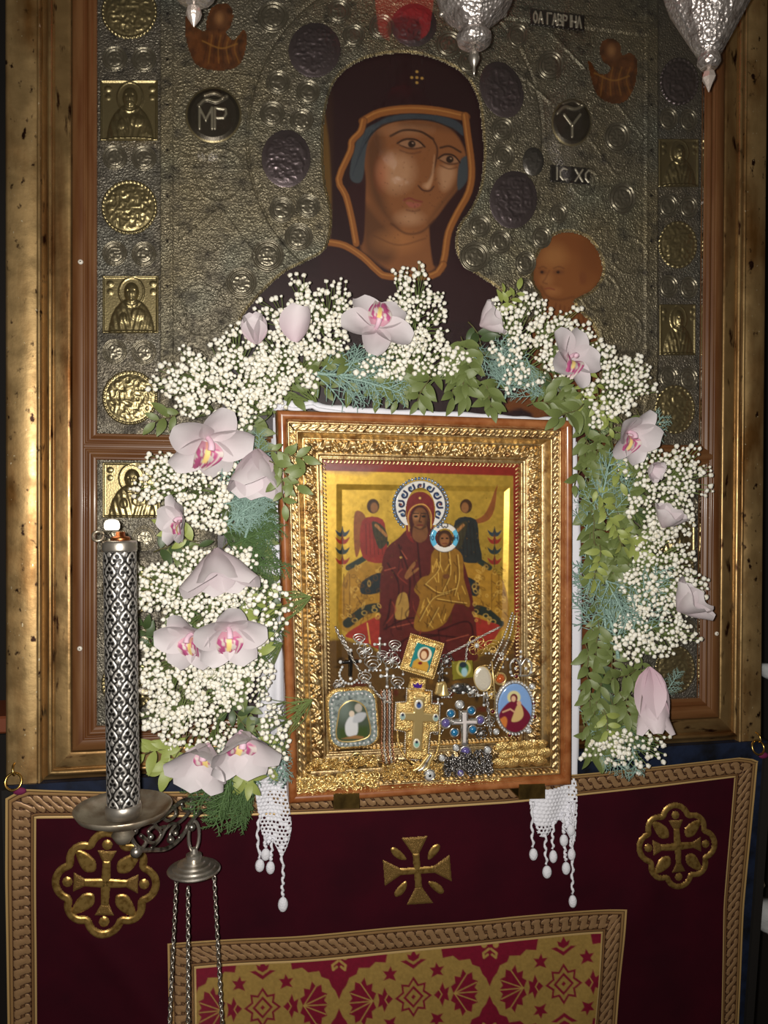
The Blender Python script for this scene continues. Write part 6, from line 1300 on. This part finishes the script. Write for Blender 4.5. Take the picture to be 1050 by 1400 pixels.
plate(circ(703, 967, 23.5, 33.5), .0026, .002, 'enamel_pic', t, 'picture', col=(128,164,214), paint=pic3, label='sky blue enamel picture of a robed woman and child')
ov = circ(703, 967, 26, 36, 60); beadrow(np.vstack([ov, ov[:1]]), 1.9, 'crystal', t, 'crystal_row', .0034, True, 2.3)
for x, y in ((729,961),(730,979),(696,1004),(705,924),(673,972)): gem(x, y, 3.6, 'gem_red', t, 'plain_gold', .0025)
for x, y in ((727,938),(722,998),(678,1000)): gem(x, y, 4.2, 'crystal', t, 'jewel_silver', .002)
for P in ([(699,922),(697,908),(704,900),(711,910)],[(723,922),(726,908),(719,900),(711,910)],[(711,922),(711,900)],[(697,923),(725,923)]): P = crom(P, 6); mk('crown_band', *tube(J(P[:,0], P[:,1], np.full(len(P), .002)), .0016, 6), 'jewel_silver', t)
for x, y in ((711,897),(700,903),(722,903),(704,913),(718,913),(697,918),(725,918),(711,890)): gem(x, y, 2.8, 'crystal', t, None, .003, 'crown_stone')
# smaller pieces
t = JT('green_medal', 632, 930, 'olive green square medal with a pale round motif'); plate([(617,904),(646,902),(648,926),(619,930)], 0, .003, 'enamel_pic', t, 'medal_face', col=(120,112,40), paint=lambda c: (c.ell(633, 913, 10, 11, (180,170,90), .8), c.ell(633, 913, 7, 8, (70,110,60), .8), c.ell(634, 918, 4, 6, (150,186,196), 1), c.ell(632, 908, 5, 4, (40,50,60), .8)))
t = JT('pale_medal', 658, 942, 'oval cream metal medal with worn relief'); plate(rot(circ(658, 926, 12, 17), 658, 926, -8), .0055, .003, 'cream_pearl', t, 'medal_face', edge=4); a_ = rot(circ(658, 926, 12, 17), 658, 926, -8); mk('medal_rim', *tube(J(a_[:,0], a_[:,1], np.full(40, .0062)), .0009, 6, True), 'plain_gold', t)
t = JT('small_bell', 605, 952, 'tiny brass bell beside the gold cross'); bc = J(606, 940); mk('bell_body', *lathe([(.0085,-.010),(.009,-.0085),(.0065,-.004),(.0052,.004),(.003,.008),(.001,.0085)], bc, 20), 'plain_gold', t); plate([(596,932),(606,930),(604,950),(593,948)], .003, .003, 'plain_gold', t, 'clasp')
t = JT('amber_bead', 684, 938, 'round amber bead between pale medal and oval pendant', 'bead'); gem(684, 928, 8, 'gem_amber', t, 'plain_gold', .0, 'bead', .8)
mk('gold_pin', *tube(J(np.array([670,673,675]), np.array([902,935,968]), np.array([.0072,.0072,.0072])), .0011, 6), 'plain_gold', None, label='thin gold pin beside the amber bead', cat='pin')
t = JT('black_cross', 480, 918, 'small black enamel cross with silver ends'); plate([(477,893),(483,893),(483,903),(491,902),(491,908),(483,908),(482,926),(477,926),(477,909),(468,909),(468,904),(477,903)], -.0045, .003, 'black_enamel', t, 'cross_body', edge=1.5)
for x, y in ((480,890),(466,906),(493,905),(480,929)): gem(x, y, 3, 'crystal', t, None, -.0035, 'end_stone')
P = crom([(468,912),(464,922),(470,932),(480,935),(488,930)], 8); beadrow(P, 2.2, 'crystal', None, 'crystal_string', .0, label='loop of clear crystals under the black cross', cat='beads')
t = JT('dark_brooch', 630, 950, 'dark blue grey jewelled brooch under the green medal', 'brooch'); plate(circ(630, 941, 15, 8), 0, .004, 'dark_silver', t, 'brooch_body', edge=4)
for k in range(9): q = k*2*math.pi/9; gem(630+11*math.cos(q), 941+5*math.sin(q), 2.6, 'gem_black' if k % 2 else 'crystal', t, None, .004, 'brooch_stone')
# silver trinkets in the crowded row
def trinket(x, y, s, kind, lb, m='jewel_silver', n_=[0]):
    n_[0] += 1; z = (-.012, -.0085, -.0055)[n_[0] % 3]
    t = JT('silver_trinket', x, y+s, lb, 'trinket')
    if kind == 0:
        for k in range(6): q = k*math.pi/3; c_ = circ(x+math.cos(q)*s*.55, y+math.sin(q)*s*.55, s*.42, s*.42, 14); mk('petal_ring', *tube(J(c_[:,0], c_[:,1], np.full(14, z+.001)), .0009, 5, True), m, t)
        gem(x, y, s*.3, 'crystal', t, None, z+.002)
    elif kind == 1:
        for P in ([(x,y-s),(x,y+s)],[(x-s*.7,y-s*.2),(x+s*.7,y-s*.2)]): P = np.array(P); mk('arm', *tube(J(P[:,0], P[:,1], np.full(2, z+.001)), s*.16*MMJ, 7), m, t)
        for q in ((0,-1),(0,1),(-.7,-.2),(.7,-.2)): gem(x+q[0]*s, y+q[1]*s, s*.26, 'crystal', t, None, z+.0015)
    else:
        for k in range(3): c_ = circ(x, y-s*.3+k*s*.25, s*(.9-.25*k), s*(.6-.12*k), 18); mk('filigree', *tube(J(c_[:,0], c_[:,1], np.full(18, z+.0008*k)), .0009, 5, True), m, t)
        for k in range(5): gem(x-s*.8+k*s*.4, y+s*.6, s*.16, 'crystal', t, None, z+.001)
for a in [(500,892,11,0,'silver filigree rosette beside the black cross'),(520,884,10,1,'thin silver cross before the red cushion'),(512,912,13,2,'tangled silver filigree charm near the picture pendant'),(537,905,12,0,'silver flower charm with ring petals left by the square icon'),(530,928,12,1,'silver crystal cross charm above the rose gold strands'),(546,938,10,2,'silver filigree eardrop beside the gold cross'),(500,930,10,2,'small silver filigree charm over the picture pendant'),(541,885,9,2,'silver wire charm at the hem of the painted robe'),(655,885,14,0,'gold filigree rosette hanging from the diagonal chain','jewel_gold'),(676,888,12,2,'gold filigree charm behind the pearl strands','jewel_gold'),(612,905,10,0,'dark silver rosette beside the square icon','dark_silver'),(608,925,8,1,'dark silver cross charm between square icon and green medal','dark_silver'),(664,955,11,1,'silver crystal cross charm below the cream medal'),(673,950,8,0,'gold ring charm beside the oval pendant','jewel_gold'),(601,1000,9,0,'silver crystal cluster beside the jewelled cross'),(690,905,9,1,'silver crystal cross charm before the dark gap'),(492,876,9,2,'silver wire charm under the thick silver chain'),(508,950,9,1,'silver cross charm at the corner of the picture pendant'),(530,955,9,0,'silver ring flower above the rose gold strands'),(552,915,8,1,'small silver cross charm against the square icon'),(525,900,8,2,'silver wire charm between the two rosettes'),(648,948,8,0,'silver ring flower above the jewelled cross'),(612,950,8,2,'silver wire charm above the first blue stone'),(668,920,8,2,'gold wire charm beside the cream medal','jewel_gold'),(660,1005,9,0,'dark silver ring flower beside the thick silver chain','dark_silver'),(600,965,8,1,'silver cross charm between the gold and jewelled crosses'),(465,940,8,0,'silver ring flower over the picture pendant corner'),(672,990,8,2,'silver wire charm under the gold pin')]: trinket(*a)
# chains and strings
def jchain(name, P, L, r, m, lb, h=.003, bead=None, cat='chain', lift=False):
    P = crom(P, 8)
    if bead: return beadrow(P, bead, m, None, name, h, label=lb, cat=cat)
    return chainvf(J(P[:,0], P[:,1], h+(np.interp(P[:,1], [1016, 1036], [0, .0055]) if lift else np.zeros(len(P)))), L, r, .6, 8, 4).build(name, m, None, kind='stuff', label=lb, cat=cat)
for k, (dx, dy) in enumerate(((0,0),(7,4),(14,0))): jchain('bead_strand', [(700+dx*.4,838+dy),(688+dx,872),(672+dx,905),(654+dx*1.2,940)], 0, 0, 'jewel_silver' if k < 2 else 'jewel_gold', ['silver bead strand beside the oval crown, longest of three','silver bead strand in the middle of three parallel strands','gold bead strand next to the carved moulding'][k], .001+.001*k, 2.0, 'beads')
jchain('neck_chain', [(684,856),(660,868),(636,881),(612,893)], .0042, .0007, 'jewel_silver', 'fine silver chain stretched across the painted robe hem')
jchain('neck_chain', [(458,856),(464,870),(472,884),(478,894)], .0052, .0011, 'jewel_silver', 'thick silver chain holding the black cross')
jchain('neck_chain', [(466,866),(484,905),(502,930),(516,948),(526,956),(534,958)], .0046, .0008, 'jewel_silver', 'silver chain sagging toward the gold cross', .0072)
jchain('neck_chain', [(640,876),(637,890),(636,905)], .004, .0008, 'jewel_silver', 'short silver chain above the green medal')
jchain('neck_chain', [(664,945),(666,965),(668,985),(670,1004)], .0058, .0013, 'jewel_silver', 'thick silver chain between jewelled cross and oval pendant')
jchain('neck_chain', [(612,892),(604,905),(600,925),(598,945)], .0042, .0008, 'dark_silver', 'dark silver chain beside the square icon')
for k in range(5): jchain('rope_strand', [(521+k*3.6,942),(522+k*3.4,980),(521+k*3.7,1020),(523+k*3.6,1040)], .0034, .0008, ['rose_gold','jewel_silver'][k % 2], ['rose gold rope strand','silver rope strand'][k % 2]+' between the picture pendant and the gold cross, %s' % ['outermost by the picture','second of five','middle of five','fourth of five','against the gold cross'][k], .002+.0008*(k % 3), lift=True)
def heap(name, x0, x1, y0, y1, n, L, r, m, lb, seed, h=.0062, hh=.0012):
    q = np.random.default_rng(seed); t = JT(name, (x0+x1)/2, y1, lb, 'chain')
    for k in range(n):
        xs_ = np.linspace(x0, x1, 12)+q.normal(0, (x1-x0)*.03, 12); ys_ = q.uniform(y0, y1, 12); P = crom(np.stack([np.clip(xs_, x0, x1), ys_], 1), 8); top = np.interp(P[:,0], [x0, x1], [0, 0])
        slope = -.066*(P[:,0]-(x0+x1)/2); chainvf(J(P[:,0], P[:,1]+slope, h+hh*(k+.5)/n*np.ones(len(P))+.0004*np.sin(np.arange(len(P)))), L, r, .7, 7, 4).build('chain', m, t, kind='stuff')
heap('gold_chain_heap', 402, 516, 1054, 1081, 7, .0100, .0015, 'plain_gold', 'heap of chunky gold chain on the lower moulding', 1)
heap('gold_chain_heap', 420, 514, 1034, 1048, 4, .0084, .0013, 'jewel_gold', 'heap of medium gold chain under the picture pendant', 6)
heap('fine_chain_heap', 522, 602, 1040, 1064, 7, .0058, .0011, 'jewel_gold', 'heap of fine gold chain under the gold cross', 2)
heap('dark_chain_heap', 606, 670, 1026, 1058, 7, .0066, .0012, 'dark_silver', 'heap of dark silver chain under the jewelled cross', 3)
heap('bright_chain_heap', 528, 682, 1067, 1078, 5, .0066, .0012, 'plain_gold', 'bright gold chain piled along the wooden rail', 4)
P = crom([(543,990),(544,1015),(553,1032),(570,1042),(588,1036),(598,1018),(602,990)], 8); mk('gold_bangle', *tube(J(P[:,0], P[:,1], np.interp(P[:,1], [1000, 1030], [.001, .0085])), .0016, 8), 'jewel_gold', None, label='thin gold bangle looped under the gold cross', cat='bangle')
t = JT('gold_cuff', 578, 1050, 'smooth folded gold and silver cuff under the gold cross', 'bracelet')
for k in range(3): P = crom([(562+k*7,1050),(570+k*6,1046),(578+k*4,1036),(584+k*3,1028)], 6); mk('cuff_band', *tube(J(P[:,0], P[:,1], np.full(len(P), .0092)), .0024, 8), 'jewel_silver' if k == 1 else 'plain_gold', t)
for x, y, r, lb in ((585,1056,7.5,'round white crystal ring on the fine gold chain'),(627,1053,5,'round violet stone ring among dark chains'),(664,1022,5,'small ring of pale stone beside the gold scales'),(602,1033,4.5,'small round crystal ring beside the dark chain heap'),(621,1019,4.5,'small silver stone ring below the jewelled cross')):
    t = JT('stone_ring', x, y+r, lb, 'ring'); gem(x, y, r, 'crystal' if r != 5 or x > 650 else 'gem_violet', t, 'jewel_silver', .0092, sq=.32); gem(x, y, r*.45, 'gem_black' if x == 585 else 'crystal', t, None, .0106, 'centre_stone', .32)
t = JT('gold_scale_brooch', 706, 1045, 'cluster of flat gold scales on the lower moulding', 'brooch'); k = 0
for row, y in enumerate((1019,1030,1040)):
    for j in range(4):
        x = 684+j*17+(row % 2)*8-row*1; yy = y-.066*(x-706); plate(rot([(x-12,yy),(x-6,yy-7),(x+6,yy-7),(x+13,yy-1),(x+5,yy+6),(x-6,yy+6)], x, yy, -12+8*(k % 3)), .0046+.0005*row+.0006*(k % 2), .0026, 'jewel_gold', t, 'scale', 3, edge=5); k += 1
for P, lb in (([(690,1000),(702,1018)],0),([(735,1000),(742,1016)],1)): pass
# glass
mk('glass_pane', gq, [(0,1,2,3),(7,6,5,4)]+[(k,(k+1)%4,(k+1)%4+4,k+4) for k in range(4)], 'thin_glass', icon, False)
